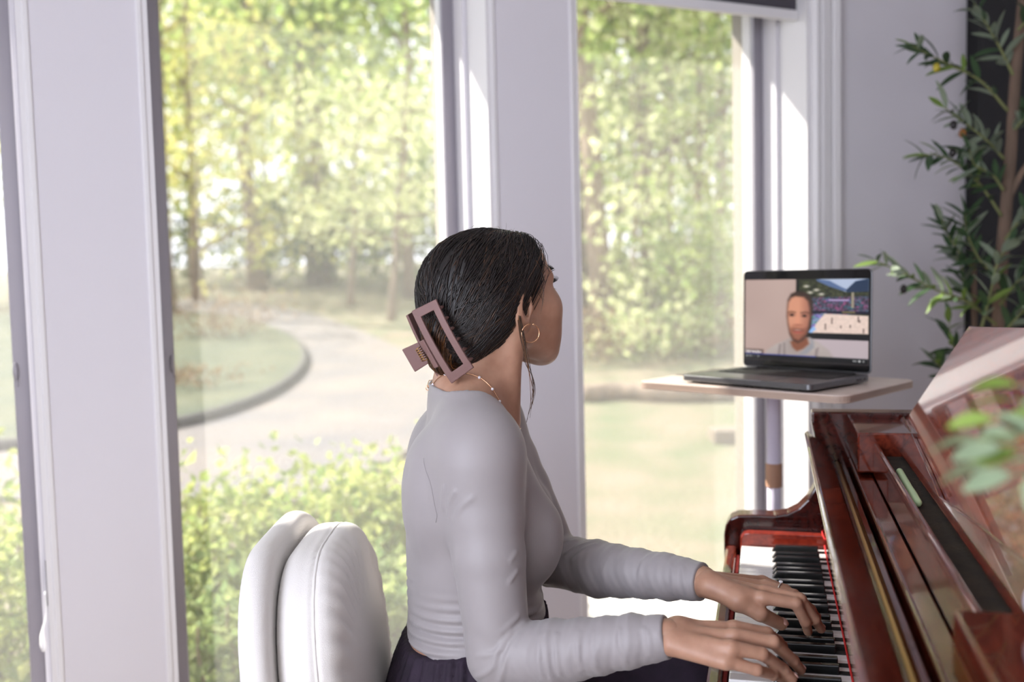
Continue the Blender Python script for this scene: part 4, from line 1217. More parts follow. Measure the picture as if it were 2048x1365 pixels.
def mesh_sdf(f, lo, hi, h, nb=8, project=True):
    lo, hi = np.asarray(lo, float), np.asarray(hi, float)
    nblk = np.ceil((hi - lo) / (h * nb)).astype(int)
    B = np.stack(np.meshgrid(*[np.arange(n) for n in nblk], indexing='ij'), -1).reshape(-1, 3)
    cen = (lo + (B + 0.5) * h * nb).astype(np.float32)
    keep = np.abs(f(cen)) < h * nb * 0.87 * 1.35 + 0.002
    B = B[keep]
    cell = np.stack(np.meshgrid(*[np.arange(nb)] * 3, indexing='ij'), -1).reshape(-1, 3)
    C = (B[:, None, :] * nb + cell[None]).reshape(-1, 3)
    N = nblk * nb + 3
    def key(I): return (I[:, 0].astype(np.int64) * N[1] + I[:, 1]) * N[2] + I[:, 2]
    off = np.array([[i, j, k] for i in (0, 1) for j in (0, 1) for k in (0, 1)])
    ck = key(C)
    offk = key(off)
    allk = (ck[:, None] + offk[None]).ravel()
    uk, inv = np.unique(allk, return_inverse=True)
    I = np.stack([uk // (N[1] * N[2]), (uk // N[2]) % N[1], uk % N[2]], 1)
    P = (lo + I * h).astype(np.float32)
    val = np.concatenate([f(P[i:i + 400000]) for i in range(0, len(P), 400000)])
    cv = val[inv].reshape(-1, 8)
    ins = cv < 0
    act = ins.any(1) & ~ins.all(1)
    C, cv, ck = C[act], cv[act], ck[act]
    edges = [(a, b) for a in range(8) for b in range(a + 1, 8) if np.abs(off[a] - off[b]).sum() == 1]
    acc = np.zeros((len(C), 3)); cnt = np.zeros((len(C), 1))
    for a, b in edges:
        m = (cv[:, a] < 0) != (cv[:, b] < 0)
        t = cv[m, a] / (cv[m, a] - cv[m, b])
        acc[m] += off[a] + t[:, None] * (off[b] - off[a]); cnt[m] += 1
    verts = lo + (C + acc / cnt) * h
    order = np.argsort(ck); sk = ck[order]
    def find(k):
        i = np.clip(np.searchsorted(sk, k), 0, len(sk) - 1)
        ok = sk[i] == k
        return np.where(ok, order[i], -1)
    F = []
    stride = np.array([N[1] * N[2], N[2], 1])
    for ax in range(3):
        o2 = [1 << (2 - ax)][0]
        v0, v1 = cv[:, 0], cv[:, o2]
        m = (v0 < 0) != (v1 < 0)
        e1, e2 = [x for x in range(3) if x != ax]
        k = ck[m]
        q = np.stack([find(k), find(k - stride[e1]), find(k - stride[e1] - stride[e2]), find(k - stride[e2])], 1)
        flip = (v0[m] < 0) ^ (ax == 1)
        q = np.where(flip[:, None], q, q[:, ::-1])
        F.append(q[(q >= 0).all(1)])
    F = np.concatenate(F)
    if project:
        verts = project_to(f, verts, 1, h * 0.5)
    return verts, F
def grad(f, p, e=0.0008):
    p = p.astype(np.float32)
    g = np.stack([f(p + V3(*d)) - f(p - V3(*d)) for d in ((e, 0, 0), (0, e, 0), (0, 0, e))], 1) / (2 * e)
    return g
def project_to(f, p, it=3, limit=0.05, offset=0.0):
    p = np.array(p, float)
    for _ in range(it):
        g = grad(f, p); n2 = (g ** 2).sum(1, keepdims=True) + 1e-6
        st = ((f(p.astype(np.float32)) - offset)[:, None]) * g / n2
        l = np.linalg.norm(st, axis=1, keepdims=True) + 1e-9
        p -= st * np.minimum(1, limit / l)
    return p

# ---------------------------------------------------------------- upholstered chair
m_boucle = mat('cream_upholstery', (232, 228, 224), 0.95, bump=(900, 0.5, 0.0012), sheen=0.2)
m_dleg = mat('dark_chair_leg', (44, 34, 30), 0.5)
chair = empty('upholstered_chair', (-0.042, 1.47, -0.012 + 0.012), R(0))
tag(chair, 'cream upholstered chair with padded rounded back behind the woman', 'chair')
def arch(y, z, w, zlo, zhi, r):
    """2-D distance to an arch: rounded top corners"""
    q = np.stack([np.abs(y) - (w - r), np.abs(z - (zlo + zhi) / 2) - ((zhi - zlo) / 2 - r)], -1)
    return np.sqrt((np.maximum(q, 0) ** 2).sum(-1)) + np.minimum(q.max(-1), 0) - r
def pad(p, x0, x1, w, zlo, zhi, r, edge, lean, y0=0.0):
    x, y, z = p[:, 0], p[:, 1] - y0, p[:, 2]
    x = x + lean * (z - 0.5)
    d2 = arch(y, z, w, zlo, zhi, r)
    dx = np.abs(x - (x0 + x1) / 2) - (x1 - x0) / 2
    q = np.stack([d2 + edge, dx + edge], -1)
    return np.sqrt((np.maximum(q, 0) ** 2).sum(-1)) + np.minimum(q.max(-1), 0) - edge
def f_shell(p):
    x, y, z = p[:, 0], p[:, 1], p[:, 2]
    q = p.copy(); q[:, 0] = x - 0.16 * y * y
    return pad(q, -0.298, -0.258, 0.255, 0.36, 0.888, 0.17, 0.019, 0.10)
def f_cush(p):
    x, y, z = p[:, 0], p[:, 1], p[:, 2]
    q = p.copy(); q[:, 0] = x - 0.16 * y * y
    puff = 0.030 * np.clip(1 - (y / 0.23) ** 2, 0, 1) * np.clip(1 - ((z - 0.67) / 0.24) ** 2, 0, 1)
    d = pad(q, -0.257, -0.180, 0.232, 0.45, 0.874, 0.175, 0.034, 0.10)
    front = np.clip((q[:, 0] + 0.1 * (z - 0.5) + 0.215) / 0.03, 0, 1)
    # gathers fanning in from the seam
    d2 = arch(y, z, 0.232, 0.45, 0.874, 0.175)
    ang = np.arctan2(z - 0.64, y)
    gath = 0.0022 * np.sin(ang * 34 + 6 * np.sin(ang * 3)) * np.exp(-((d2 + 0.045) / 0.035) ** 2)
    # vertical boxing seam
    xs = q[:, 0] + 0.1 * (z - 0.5) + 0.203
    seam = 0.0035 * np.exp(-(xs / 0.004) ** 2) * np.exp(-(np.minimum(d2 + 0.012, 0) / 0.02) ** 2)
    return d - puff * front + gath * front + seam
def f_seat(p):
    return rbox(p, (0.02, 0, 0.405), (0.25, 0.245, 0.062), 0.05)
v, f = mesh_sdf(f_shell, (-0.42, -0.30, 0.32), (-0.15, 0.30, 0.95), 0.006); np_mesh('back_shell', v, f, m_boucle, chair)
v, f = mesh_sdf(f_cush, (-0.36, -0.28, 0.40), (-0.10, 0.28, 0.95), 0.0045); np_mesh('back_cushion', v, f, m_boucle, chair)
v, f = mesh_sdf(f_seat, (-0.28, -0.28, 0.32), (0.30, 0.28, 0.50), 0.008); np_mesh('seat', v, f, m_boucle, chair)
mb = MB(); mb.box(-0.25, 0.24, -0.23, 0.23, 0.315, 0.345); mb.build('seat_frame', m_dleg, chair, bevel=0.01)
for sx in (-0.22, 0.21):
    for sy in (-0.2, 0.2):
        mb = MB(); mb.tube([(sx * 1.08, sy * 1.08, 0.0), (sx, sy, 0.32)], [0.012, 0.018], 12); mb.build('leg', m_dleg, chair, smooth=True)
# piping along the front edge of the back cushion
pp = []
for k in range(60):
    t = k / 59
    w, zl, zh, r = 0.226, 0.47, 0.868, 0.17
    L1 = zh - r - zl; La = math.pi / 2 * r; L2 = 2 * (w - r); tot = 2 * L1 + 2 * La + L2; q = t * tot
    if q < L1: y, z = -w, zl + q
    elif q < L1 + La: a = (q - L1) / r; y, z = -w + r - r * math.cos(a), zh - r + r * math.sin(a)
    elif q < L1 + La + L2: y, z = -w + r + (q - L1 - La), zh
    elif q < L1 + 2 * La + L2: a = (q - L1 - La - L2) / r; y, z = w - r + r * math.sin(a), zh - r + r * math.cos(a)
    else: y, z = w, zh - r - (q - L1 - 2 * La - L2)
    x = -0.203 - 0.10 * (z - 0.5) + 0.16 * y * y
    pp.append((x, y, z))
pp = project_to(f_cush, np.array(pp), 4, 0.02, 0.0006)
mb = MB(); mb.tube(list(pp), 0.0022, 6); mb.build('piping', m_boucle, chair, smooth=True)

# ---------------------------------------------------------------- the woman at the piano
m_skin = mat('skin', (182, 140, 116), 0.48, vary=60, col2=(170, 127, 104), bump=(700, 0.12, 0.0006), sub=0.12)
m_nail = mat('finger_nail', (214, 172, 158), 0.25)
m_shirt = mat('grey_jersey', (152, 146, 147), 0.55, bump=(1500, 0.15, 0.0004), sheen=0.25)
m_pants = mat('dark_plum_knit', (44, 30, 48), 0.85, bump=(500, 0.4, 0.001), vary=40, col2=(32, 22, 36))
m_gold = mat('rose_gold', (226, 178, 140), 0.2, metal=1.0)
m_silver = mat('white_gold', (214, 210, 204), 0.15, metal=1.0)
m_pearl = mat('pearl_bead', (232, 226, 232), 0.2)
m_clip = mat('mauve_matte_plastic', (120, 90, 86), 0.55, bump=(600, 0.1, 0.0005))
m_eye = mat('eye_white', (224, 220, 216), 0.1)
m_iris = mat('dark_iris', (40, 28, 22), 0.1)
m_lip = mat('lip', (172, 104, 98), 0.4)

def hair_material(name, c1, c2, c3):
    m, nt, b = new_mat(name)
    N, L = nt.nodes, nt.links
    ge = N.new('ShaderNodeNewGeometry')
    rp = N.new('ShaderNodeValToRGB')
    rp.color_ramp.elements[0].position = 0.0; rp.color_ramp.elements[0].color = rgba(c1)
    rp.color_ramp.elements[1].position = 1.0; rp.color_ramp.elements[1].color = rgba(c3)
    e = rp.color_ramp.elements.new(0.86); e.color = rgba(c2)
    L.new(ge.outputs['Random Per Island'], rp.inputs['Fac']); L.new(rp.outputs['Color'], b.inputs['Base Color'])
    b.inputs['Roughness'].default_value = 0.36
    b.inputs['Specular IOR Level'].default_value = 0.4
    return m
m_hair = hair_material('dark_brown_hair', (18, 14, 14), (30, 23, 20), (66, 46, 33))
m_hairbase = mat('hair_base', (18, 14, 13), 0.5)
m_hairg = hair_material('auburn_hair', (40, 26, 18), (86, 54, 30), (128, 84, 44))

woman = empty('person', (-0.05, 1.47, 0.0))
tag(woman, 'woman in a light grey long-sleeved top and dark trousers playing the piano', 'person')

# frames: torso (facing the keys), head (turned to the laptop)
TA = R(4)
TO = V3(-0.062, 1.472, 0)
TF = V3(math.cos(TA), math.sin(TA), 0); TL = V3(-math.sin(TA), math.cos(TA), 0)
def tw(f, l, z): return np.array(TO + TF * f + TL * l + V3(0, 0, z), float)
HA = R(42)
HC = np.array([-0.026, 1.50, 1.226])
_hp = R(8)
HF = np.array([math.cos(HA) * math.cos(_hp), math.sin(HA) * math.cos(_hp), math.sin(_hp)])
HR = np.array([math.sin(HA), -math.cos(HA), 0.0])
HU = np.cross(HR, HF)
HAX = np.stack([HF, HR, HU])
def hw(a, b, c): return HC + HF * a + HR * b + HU * c

prof = np.array([  # z, back, front, half width
    (0.44, -0.13, 0.10, 0.165), (0.50, -0.150, 0.115, 0.178), (0.58, -0.152, 0.112, 0.180), (0.66, -0.128, 0.102, 0.164), (0.72, -0.103, 0.098, 0.141), (0.76, -0.098, 0.095, 0.130),
    (0.80, -0.099, 0.088, 0.129), (0.86, -0.100, 0.084, 0.137), (0.92, -0.098, 0.080, 0.145), (0.97, -0.088, 0.072, 0.147), (1.01, -0.070, 0.058, 0.138), (1.05, -0.048, 0.042, 0.10), (1.09, -0.028, 0.03, 0.06)])
def f_torso(p):
    q = p - TO
    f, l, z = q @ TF, q @ TL, p[:, 2]
    zc = np.clip(z, prof[0, 0], prof[-1, 0])
    bk, fr, hw_ = (np.interp(zc, prof[:, 0], prof[:, i]).astype(np.float32) for i in (1, 2, 3))
    a, c = (fr - bk) / 2, (fr + bk) / 2
    n = 2.3
    rr = (np.abs((f - c) / a) ** n + np.abs(l / hw_) ** n) ** (1 / n)
    d = (rr - 1) * np.minimum(a, hw_)
    # soft spine furrow
    d = d + 0.004 * np.exp(-(l / 0.018) ** 2) * (f < c) * np.clip((z - 0.72) / 0.1, 0, 1) * np.clip((1.03 - z) / 0.1, 0, 1)
    dz = np.maximum(prof[0, 0] - z, z - prof[-1, 0])
    return np.where(dz > 0, np.sqrt(np.maximum(d, 0) ** 2 + dz ** 2) , d)

SR, ER, WR = np.array([-0.048, 1.338, 1.012]), np.array([-0.028, 1.298, 0.750]), np.array([0.186, 1.216, 0.802])
SL, EL, WL = np.array([-0.046, 1.602, 1.022]), np.array([0.060, 1.560, 0.802]), np.array([0.262, 1.386, 0.8165])
def add_torso(F):
    F.fn(f_torso, (-0.06, 1.47, 0.77), 0.42, 0.03)
    for s, S in ((-1, SR), (1, SL)):
        F.cone(tw(-0.015, 0.035 * s, 1.085), tw(0.005, 0.115 * s, 1.045), 0.030, 0.034, 0.045)      # trapezius
        F.cone(tw(-0.01, 0.10 * s, 1.01), S, 0.055, 0.052, 0.04)                                  # shoulder girdle
        F.ell(tw(-0.062, 0.085 * s, 0.955), (0.036, 0.055, 0.075), np.stack([TF, TL, V3(0, 0, 1)]), 0.03)   # shoulder blade
        F.ell(tw(0.062, 0.066 * s, 0.872), (0.056, 0.056, 0.062), np.stack([TF, TL, V3(0, 0, 1)]), 0.022)   # breast
        F.cone(tw(0.040, 0.07 * s, 0.985), tw(0.070, 0.068 * s, 0.90), 0.028, 0.040, 0.03)
    return F
def add_arms(F, grow=0.0):
    for S, E, W in ((SR, ER, WR), (SL, EL, WL)):
        M = S * 0.5 + E * 0.5 + np.array([0.0, -0.004, 0])
        F.cone(S, S * 0.7 + E * 0.3, 0.047 + grow, 0.047 + grow, 0.03)
        F.chain([S * 0.7 + E * 0.3, M, E], [0.047 + grow, 0.0445 + grow, 0.037 + grow], 0.006)
        B = E * 0.68 + W * 0.32 + np.array([0, 0, -0.004])
        F.chain([E, B, W * 0.8 + E * 0.2, W], [0.037 + grow, 0.038 + grow, 0.028 + grow, 0.0225 + grow], 0.006)
    return F
HIPR, HIPL = tw(-0.02, -0.092, 0.56), tw(-0.02, 0.092, 0.56)
KNR, KNL = np.array([0.235, 1.33, 0.575]), np.array([0.255, 1.52, 0.605])
ANR, ANL = np.array([0.20, 1.30, 0.10]), np.array([0.26, 1.55, 0.10])
def add_legs(F, grow=0.0):
    for H, K, A in ((HIPR, KNR, ANR), (HIPL, KNL, ANL)):
        F.chain([H, H * 0.5 + K * 0.5, K], [0.092 + grow, 0.078 + grow, 0.060 + grow], 0.05)
        F.chain([K, K * 0.7 + A * 0.3 + np.array([-0.015, 0, 0]), A], [0.056 + grow, 0.054 + grow, 0.036 + grow], 0.03)
    return F
def add_neck(F):
    F.cone(tw(0.0, 0, 1.03), HC + HF * -0.034 + np.array([0, 0, -0.045]), 0.060, 0.054, 0.03)
    F.cone(hw(-0.02, 0.058, -0.045), tw(0.055, -0.015, 1.045), 0.012, 0.011, 0.03)
    F.cone(hw(-0.02, -0.058, -0.045), tw(0.055, 0.015, 1.045), 0.012, 0.011, 0.03)
    return F
def add_head(F):
    ax = HAX
    F.ell(hw(-0.016, 0, 0.022), (0.092, 0.072, 0.076), ax, 0.02)
    F.ell(hw(0.038, 0, -0.025), (0.056, 0.058, 0.078), ax, 0.03)
    F.ell(hw(0.044, 0, 0.038), (0.044, 0.054, 0.042), ax, 0.03)              # forehead
    for s in (-1, 1):
        F.ell(hw(0.060, 0.042 * s, -0.030), (0.030, 0.027, 0.032), ax, 0.022)   # cheek
        F.ell(hw(0.066, 0.030 * s, -0.066), (0.026, 0.026, 0.028), ax, 0.02)
        F.cone(hw(0.004, 0.054 * s, -0.050), hw(0.070, 0.026 * s, -0.098), 0.018, 0.016, 0.028)   # jaw
        F.cone(hw(0.082, 0.014 * s, 0.022), hw(0.070, 0.048 * s, 0.018), 0.010, 0.008, 0.014)   # brow
        F.ell(hw(0.107, 0.013 * s, -0.034), (0.009, 0.008, 0.007), ax, 0.006)
    F.ell(hw(0.084, 0, -0.106), (0.021, 0.024, 0.018), ax, 0.022)             # chin
    F.cone(hw(0.093, 0, 0.012), hw(0.114, 0, -0.027), 0.007, 0.0105, 0.012)   # nose
    F.ell(hw(0.088, 0, -0.064), (0.019, 0.026, 0.018), ax, 0.016)
    F.ell(hw(0.1055, 0, -0.0585), (0.0065, 0.020, 0.0055), ax, 0.005)
    F.ell(hw(0.1035, 0, -0.0695), (0.0075, 0.017, 0.0062), ax, 0.005)
    return F
def ear_field(p, s):
    t = R(14)
    A = HF * math.cos(t) + HU * math.sin(t) * -1
    U2 = HU * math.cos(t) + HF * math.sin(t)
    out = HR * s
    tilt = R(10)
    N2 = out * math.cos(tilt) + A * -0.0 + A * math.sin(tilt)
    A2 = A * math.cos(tilt) - out * math.sin(tilt)
    ax = np.stack([A2, N2, U2])
    c = hw(-0.014, 0.0775 * s, -0.012)
    d = ellip(p, c, (0.0190, 0.0080, 0.033), ax)
    d = smin(d, ellip(p, c + U2 * -0.026 + A2 * 0.005, (0.010, 0.006, 0.011), ax), 0.008)
    hol = ellip(p, c + N2 * 0.009 + A2 * 0.003 + U2 * 0.002, (0.0115, 0.0085, 0.021), ax)
    d = smax(d, -hol, 0.003)
    can = ellip(p, c + N2 * 0.002 + A2 * 0.008 - U2 * 0.006, (0.005, 0.008, 0.009), ax)
    d = smax(d, -can, 0.003)
    return smin(d, ellip(p, c + A2 * 0.016 - U2 * 0.004, (0.005, 0.006, 0.008), ax), 0.004)
FH = add_neck(add_head(Field()))
FH.fn(lambda p: ear_field(p, 1), hw(-0.016, 0.0765, -0.012), 0.042, 0.006)
FH.fn(lambda p: ear_field(p, -1), hw(-0.016, -0.0765, -0.012), 0.042, 0.006)
_FT = add_arms(add_torso(Field()))
def f_headneck(p):
    d = FH(p)
    for s in (-1, 1):                                                       # eye sockets
        d = smax(d, -ellip(p, hw(0.098, 0.032 * s, 0.004), (0.014, 0.017, 0.011), HAX), 0.012)
    return smin(d, _FT(p), 0.035)

# hands: joints from the wrist outwards
def Z(x, y, z): return at_z(x, y, z)
hands = {
 'R': dict(w=WR, fingers=[
    [Z(1468, 1256, .806), Z(1534, 1268, .797), Z(1556, 1284, .776), Z(1567, 1294, .757)],
    [Z(1468, 1272, .807), Z(1546, 1285, .799), Z(1586, 1322, .767), Z(1601, 1341, .7515)],
    [Z(1462, 1295, .803), Z(1524, 1309, .793), Z(1566, 1339, .765), Z(1585, 1358, .7505)],
    [Z(1450, 1323, .788), Z(1514, 1341, .777), Z(1546, 1351, .762), Z(1569, 1359, .7485)]],
    thumb=[np.array([0.222, 1.246, 0.790]), np.array([0.258, 1.270, 0.776]), np.array([0.288, 1.284, 0.757])]),
 'L': dict(w=WL, fingers=[
    [Z(1525, 1196, .808), Z(1592, 1208, .801), Z(1611, 1245, .772), Z(1616, 1264, .7535)],
    [Z(1531, 1184, .810), Z(1600, 1199, .804), Z(1629, 1240, .772), Z(1642, 1259, .7535)],
    [Z(1532, 1173, .806), Z(1588, 1191, .799), Z(1622, 1220, .772), Z(1634, 1237, .7535)],
    [Z(1524, 1163, .797), Z(1572, 1180, .786), Z(1602, 1205, .767), Z(1614, 1219, .752)]],
    thumb=[Z(1476, 1202, .803), Z(1520, 1228, .787), Z(1562, 1249, .764)]),
}
def hand_field(h):
    F = Field(); w = h['w']; fg = h['fingers']
    E = ER if w is WR else EL
    F.chain([w * 0.55 + E * 0.45, w], [0.028, 0.0205], 0.02)
    rad = [(0.0100, 0.0088, 0.0077, 0.0066), (0.0100, 0.0089, 0.0078, 0.0067), (0.0096, 0.0085, 0.0075, 0.0065), (0.0086, 0.0075, 0.0067, 0.0058)]
    side = fg[0][0] - fg[3][0]; side /= np.linalg.norm(side)
    for i, (f, r) in enumerate(zip(fg, rad)):
        st = w + side * (0.0125 - 0.0083 * i) + (f[0] - w) * 0.12
        F.cone(st, f[0] + np.array([0, 0, -0.002]), 0.0130, 0.0092, 0.010)
        F.cone(f[0], f[1], r[0] * 0.93, r[1] * 0.93, 0.005)
        F.chain(f[1:], [q * 0.93 for q in r[1:]], 0.003)
        pass
    t = h['thumb']
    F.cone(w + side * 0.010 + (fg[0][0] - w) * 0.15, t[0], 0.0155, 0.0138, 0.014)
    F.cone(t[0], fg[0][0] * 0.75 + w * 0.25 + np.array([0, 0, -0.006]), 0.012, 0.010, 0.012)
    F.chain(t, [0.0135, 0.0104, 0.0088], 0.004)
    return F
HFLD = {k: hand_field(h) for k, h in hands.items()}

parts_v, parts_f, nv = [], [], 0
def collect(v, f):
    global nv
    parts_v.append(v); parts_f.append(f + nv); nv += len(v)
collect(*mesh_sdf(f_headneck, HC + np.array([-0.16, -0.16, -0.22]), HC + np.array([0.17, 0.17, 0.14]), 0.0024))
for k, h in hands.items():
    pts = np.array([p for f in h['fingers'] for p in f] + h['thumb'] + [h['w']])
    E = ER if k == 'R' else EL
    pts = np.concatenate([pts, [h['w'] * 0.6 + E * 0.4]])
    collect(*mesh_sdf(HFLD[k], pts.min(0) - 0.035, pts.max(0) + 0.035, 0.0019))
FB = add_legs(add_arms(add_torso(Field())))
for A in (ANR, ANL):
    FB.cone(A + np.array([-0.02, 0, -0.06]), A + np.array([0.15, -0.01, -0.075]), 0.034, 0.022, 0.03)
collect(*mesh_sdf(FB, (-0.28, 1.16, -0.02), (0.46, 1.74, 1.06), 0.009))
np_mesh('body', np.concatenate(parts_v), np.concatenate(parts_f), m_skin, woman, world=True)

# nails
for k, h in hands.items():
    for j, f in enumerate(h['fingers'] + [h['thumb']]):
        a, b = np.asarray(f[-2]), np.asarray(f[-1])
        d = b - a; d /= np.linalg.norm(d)
        up = np.array([0, 0, 1.0]) - d * d[2]; up /= np.linalg.norm(up)
        if j == 4: up = up * 0.75 + np.array([0, -0.66, 0]); up -= d * (up @ d); up /= np.linalg.norm(up)
        sd = np.cross(up, d)
        r = 0.0068 if j < 3 else (0.0061 if j == 3 else 0.0088)
        c = b - d * 0.0005 + up * r * 0.80
        M = Matrix((d, sd, up)).transposed()
        mb = MB(); mb.ellipsoid(c, (r * 0.95, r * 0.74, r * 0.28), M, 14, 8)
        mb.build('finger_nail', m_nail, woman, smooth=True, world=True)
# eyes, lashes, brows
for s in (-1, 1):
    mb = MB(); mb.ellipsoid(hw(0.0795, 0.031 * s, 0.004), (0.0118,) * 3, None, 18, 12); e = mb.build('eyeball', m_eye, woman, smooth=True, world=True)
    mb = MB(); mb.ellipsoid(hw(0.0900, 0.031 * s, 0.004), (0.0022, 0.0055, 0.0055), Matrix((HF, HR, HU)).transposed(), 14, 8); mb.build('iris', m_iris, e, smooth=True, world=True)
    lv, lf = MB(), None
    for u in np.linspace(-1, 1, 17):
        a = hw(0.0905 - 0.006 * u * u, 0.031 * s + 0.0125 * u, 0.0095 - 0.003 * u * u)
        t = a + HF * 0.009 + HU * 0.006 + HR * 0.005 * u
        lv.tube([a, (a + t) / 2 + HF * 0.002 - HU * 0.001, t], [0.0006, 0.0004, 0.0001], 4)
    for u in np.linspace(-1, 1, 14):
        a = hw(0.0885 - 0.006 * u * u, 0.031 * s + 0.0125 * u, -0.0015)
        lv.tube([a, a + HF * 0.005 - HU * 0.003 + HR * 0.003 * u], [0.0004, 0.0001], 4)
    lv.build('eyelashes', m_hairbase, woman, world=True)
    br = MB()
    for u in np.linspace(-1, 1, 60):
        a = hw(0.094 - 0.010 * max(0, u) ** 2 * 1.6 - 0.003, (0.033 + 0.019 * u) * s, 0.026 + 0.004 * (1 - u * u) + RNG.normal() * 0.0016)
        a = project_to(f_headneck, a[None], 2)[0]
        br.tube([a, a + HR * s * 0.006 + HU * 0.002 + HF * 0.0016], [0.0006, 0.0002], 4)
    b_ = br.build('eyebrow', m_hairbase, woman, world=True); b_['kind'] = 'stuff'

# --- hair: swept back volume, then strands laid over it
GATH = np.array([-0.100, 0.004, -0.062])                      # where the clip gathers the hair (head frame)
FHair = Field()
FHair.ell(hw(-0.018, 0, 0.020), (0.100, 0.081, 0.083), HAX, 0.02)
FHair.ell(hw(-0.052, 0, -0.008), (0.058, 0.073, 0.076), HAX, 0.04)
FHair.ell(hw(-0.085, 0.0, -0.045), (0.040, 0.050, 0.052), HAX, 0.03)
FHair.ell(hw(0.030, 0.045, 0.045), (0.035, 0.030, 0.038), HAX, 0.03)
FHair.ell(hw(0.030, -0.045, 0.045), (0.035, 0.030, 0.038), HAX, 0.03)
hl = np.array([(-0.06, -0.034), (-0.03, -0.034), (-0.008, -0.031), (0.006, -0.018), (0.014, 0.012), (0.021, 0.036), (0.045, 0.040), (0.07, 0.043), (0.10, 0.040), (0.13, 0.02)])
def hair_cut(p):
    q = (p - V3(*HC)) @ HAX.astype(np.float32).T
    a, b, c = q[:, 0], q[:, 1], q[:, 2]
    A = np.interp(c, hl[:, 0], hl[:, 1])
    wide = np.clip(np.abs(b) / 0.07, 0, 1)
    A = A + (1 - wide) * 0.012 * (c > 0.04)
    low = -0.036 + 0.80 * (a + 0.012)
    return np.maximum(a - A, (low - c) * 0.78)
def f_hair(p):
    return smax(FHair(p), hair_cut(p).astype(np.float32), 0.010)
v, f = mesh_sdf(f_hair, HC + np.array([-0.17, -0.17, -0.14]), HC + np.array([0.15, 0.15, 0.15]), 0.003)
np_mesh('hair', v, f, m_hairbase, woman, world=True)
# roll of hair inside the clip
roll = MB()
FR = Field()
FR.chain([hw(-0.106, 0.002, 0.000), hw(-0.112, 0.004, -0.030), hw(-0.106, 0.004, -0.070), hw(-0.088, 0.002, -0.104)], [0.014, 0.024, 0.024, 0.010], 0.012)
def strands(n, seed, starts, goal_fn, field, rad, mat_, name, lift=0.001, m=13, bow=0.0, mid=None):
    rng = np.random.default_rng(seed)
    S = starts; Gp = goal_fn(rng, len(S))
    T = np.linspace(0, 1, m)[None, :, None]
    P = S[:, None, :] * (1 - T) + Gp[:, None, :] * T
    ctr = HC + HF * -0.02 + HU * 0.02
    P = P + (P - ctr) / (np.linalg.norm(P - ctr, axis=2, keepdims=True)) * (np.sin(np.pi * T) * 0.05)
    sh = P.shape
    lf = rng.uniform(-0.001, lift, (sh[0], 1)) * np.ones((1, m))
    wob = rng.normal(size=(sh[0], 1, 3)) * 0.004 * np.sin(np.pi * T) + rng.normal(size=(sh[0], 1, 3)) * 0.002 * np.sin(2 * np.pi * T)
    P = (P + wob).reshape(-1, 3)
    for _ in range(5):
        g = grad(field, P); g /= (np.linalg.norm(g, axis=1, keepdims=True) + 1e-6)
        d = field(P.astype(np.float32)) - lf.ravel()
        P = P - g * np.clip(d, -0.03, 0.03)[:, None]
    P = P.reshape(sh)
    t = np.gradient(P, axis=1); t /= (np.linalg.norm(t, axis=2, keepdims=True) + 1e-9)
    nrm = P - ctr; nrm /= np.linalg.norm(nrm, axis=2, keepdims=True)
    sd = np.cross(t, nrm); sd /= (np.linalg.norm(sd, axis=2, keepdims=True) + 1e-9)
    rr = (rad * rng.uniform(0.5, 1.3, (sh[0], 1, 1))) * (0.35 + 0.65 * np.sin(np.pi * np.clip(T * 0.86 + 0.10, 0, 1)))
    ring = np.stack([P + sd * rr, P + nrm * rr * 0.7, P - sd * rr, P - nrm * rr * 0.3], 2)      # n,m,4,3
    v = ring.reshape(-1, 3)
    n_ = sh[0]
    bi = (np.arange(n_)[:, None] * m + np.arange(m - 1)[None]).ravel() * 4
    f = np.concatenate([np.stack([bi + k, bi + (k + 1) % 4, bi + 4 + (k + 1) % 4, bi + 4 + k], 1) for k in range(4)])
    o = np_mesh(name, v, f, mat_, woman, world=True)
    o['kind'] = 'stuff'
    return o
rng = np.random.default_rng(11)
cand = rng.normal(size=(14000, 3)); cand /= np.linalg.norm(cand, axis=1, keepdims=True)
cand = HC + HF * (-0.018 + cand[:, :1] * 0.100) + HR * cand[:, 1:2] * 0.082 + HU * (0.02 + cand[:, 2:] * 0.083)
hc = hair_cut(cand.astype(np.float32))
st = cand[(hc < -0.003) & (hc > -0.075)]
w_ = rng.uniform(size=len(st)); st = st[np.argsort(w_)[:2600]]
def goal(rng, n):
    s = rng.normal(size=(n, 3)) * np.array([0.006, 0.014, 0.026])
    return HC + HF * (GATH[0] + s[:, :1]) + HR * (GATH[1] + s[:, 1:2]) + HU * (GATH[2] + s[:, 2:])
strands(0, 21, st, goal, FHair, 0.0011, m_hair, 'hair_strands', 0.0022)
# roll strands, coloured more auburn than the rest
v, f = mesh_sdf(FR, HC + np.array([-0.2, -0.2, -0.16]), HC + np.array([0.05, 0.05, 0.08]), 0.003); np_mesh('hair_roll', v, f, m_hairbase, woman, world=True)
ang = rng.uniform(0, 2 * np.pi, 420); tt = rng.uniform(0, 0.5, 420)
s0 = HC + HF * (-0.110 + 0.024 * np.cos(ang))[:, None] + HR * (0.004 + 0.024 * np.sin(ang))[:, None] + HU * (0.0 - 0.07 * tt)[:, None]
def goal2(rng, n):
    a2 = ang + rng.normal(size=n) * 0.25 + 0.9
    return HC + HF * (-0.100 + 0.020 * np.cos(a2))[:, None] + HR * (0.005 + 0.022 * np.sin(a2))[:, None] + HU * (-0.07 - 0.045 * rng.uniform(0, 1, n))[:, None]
strands(0, 22, s0, goal2, FR, 0.0010, m_hairg, 'roll_strands', 0.002)
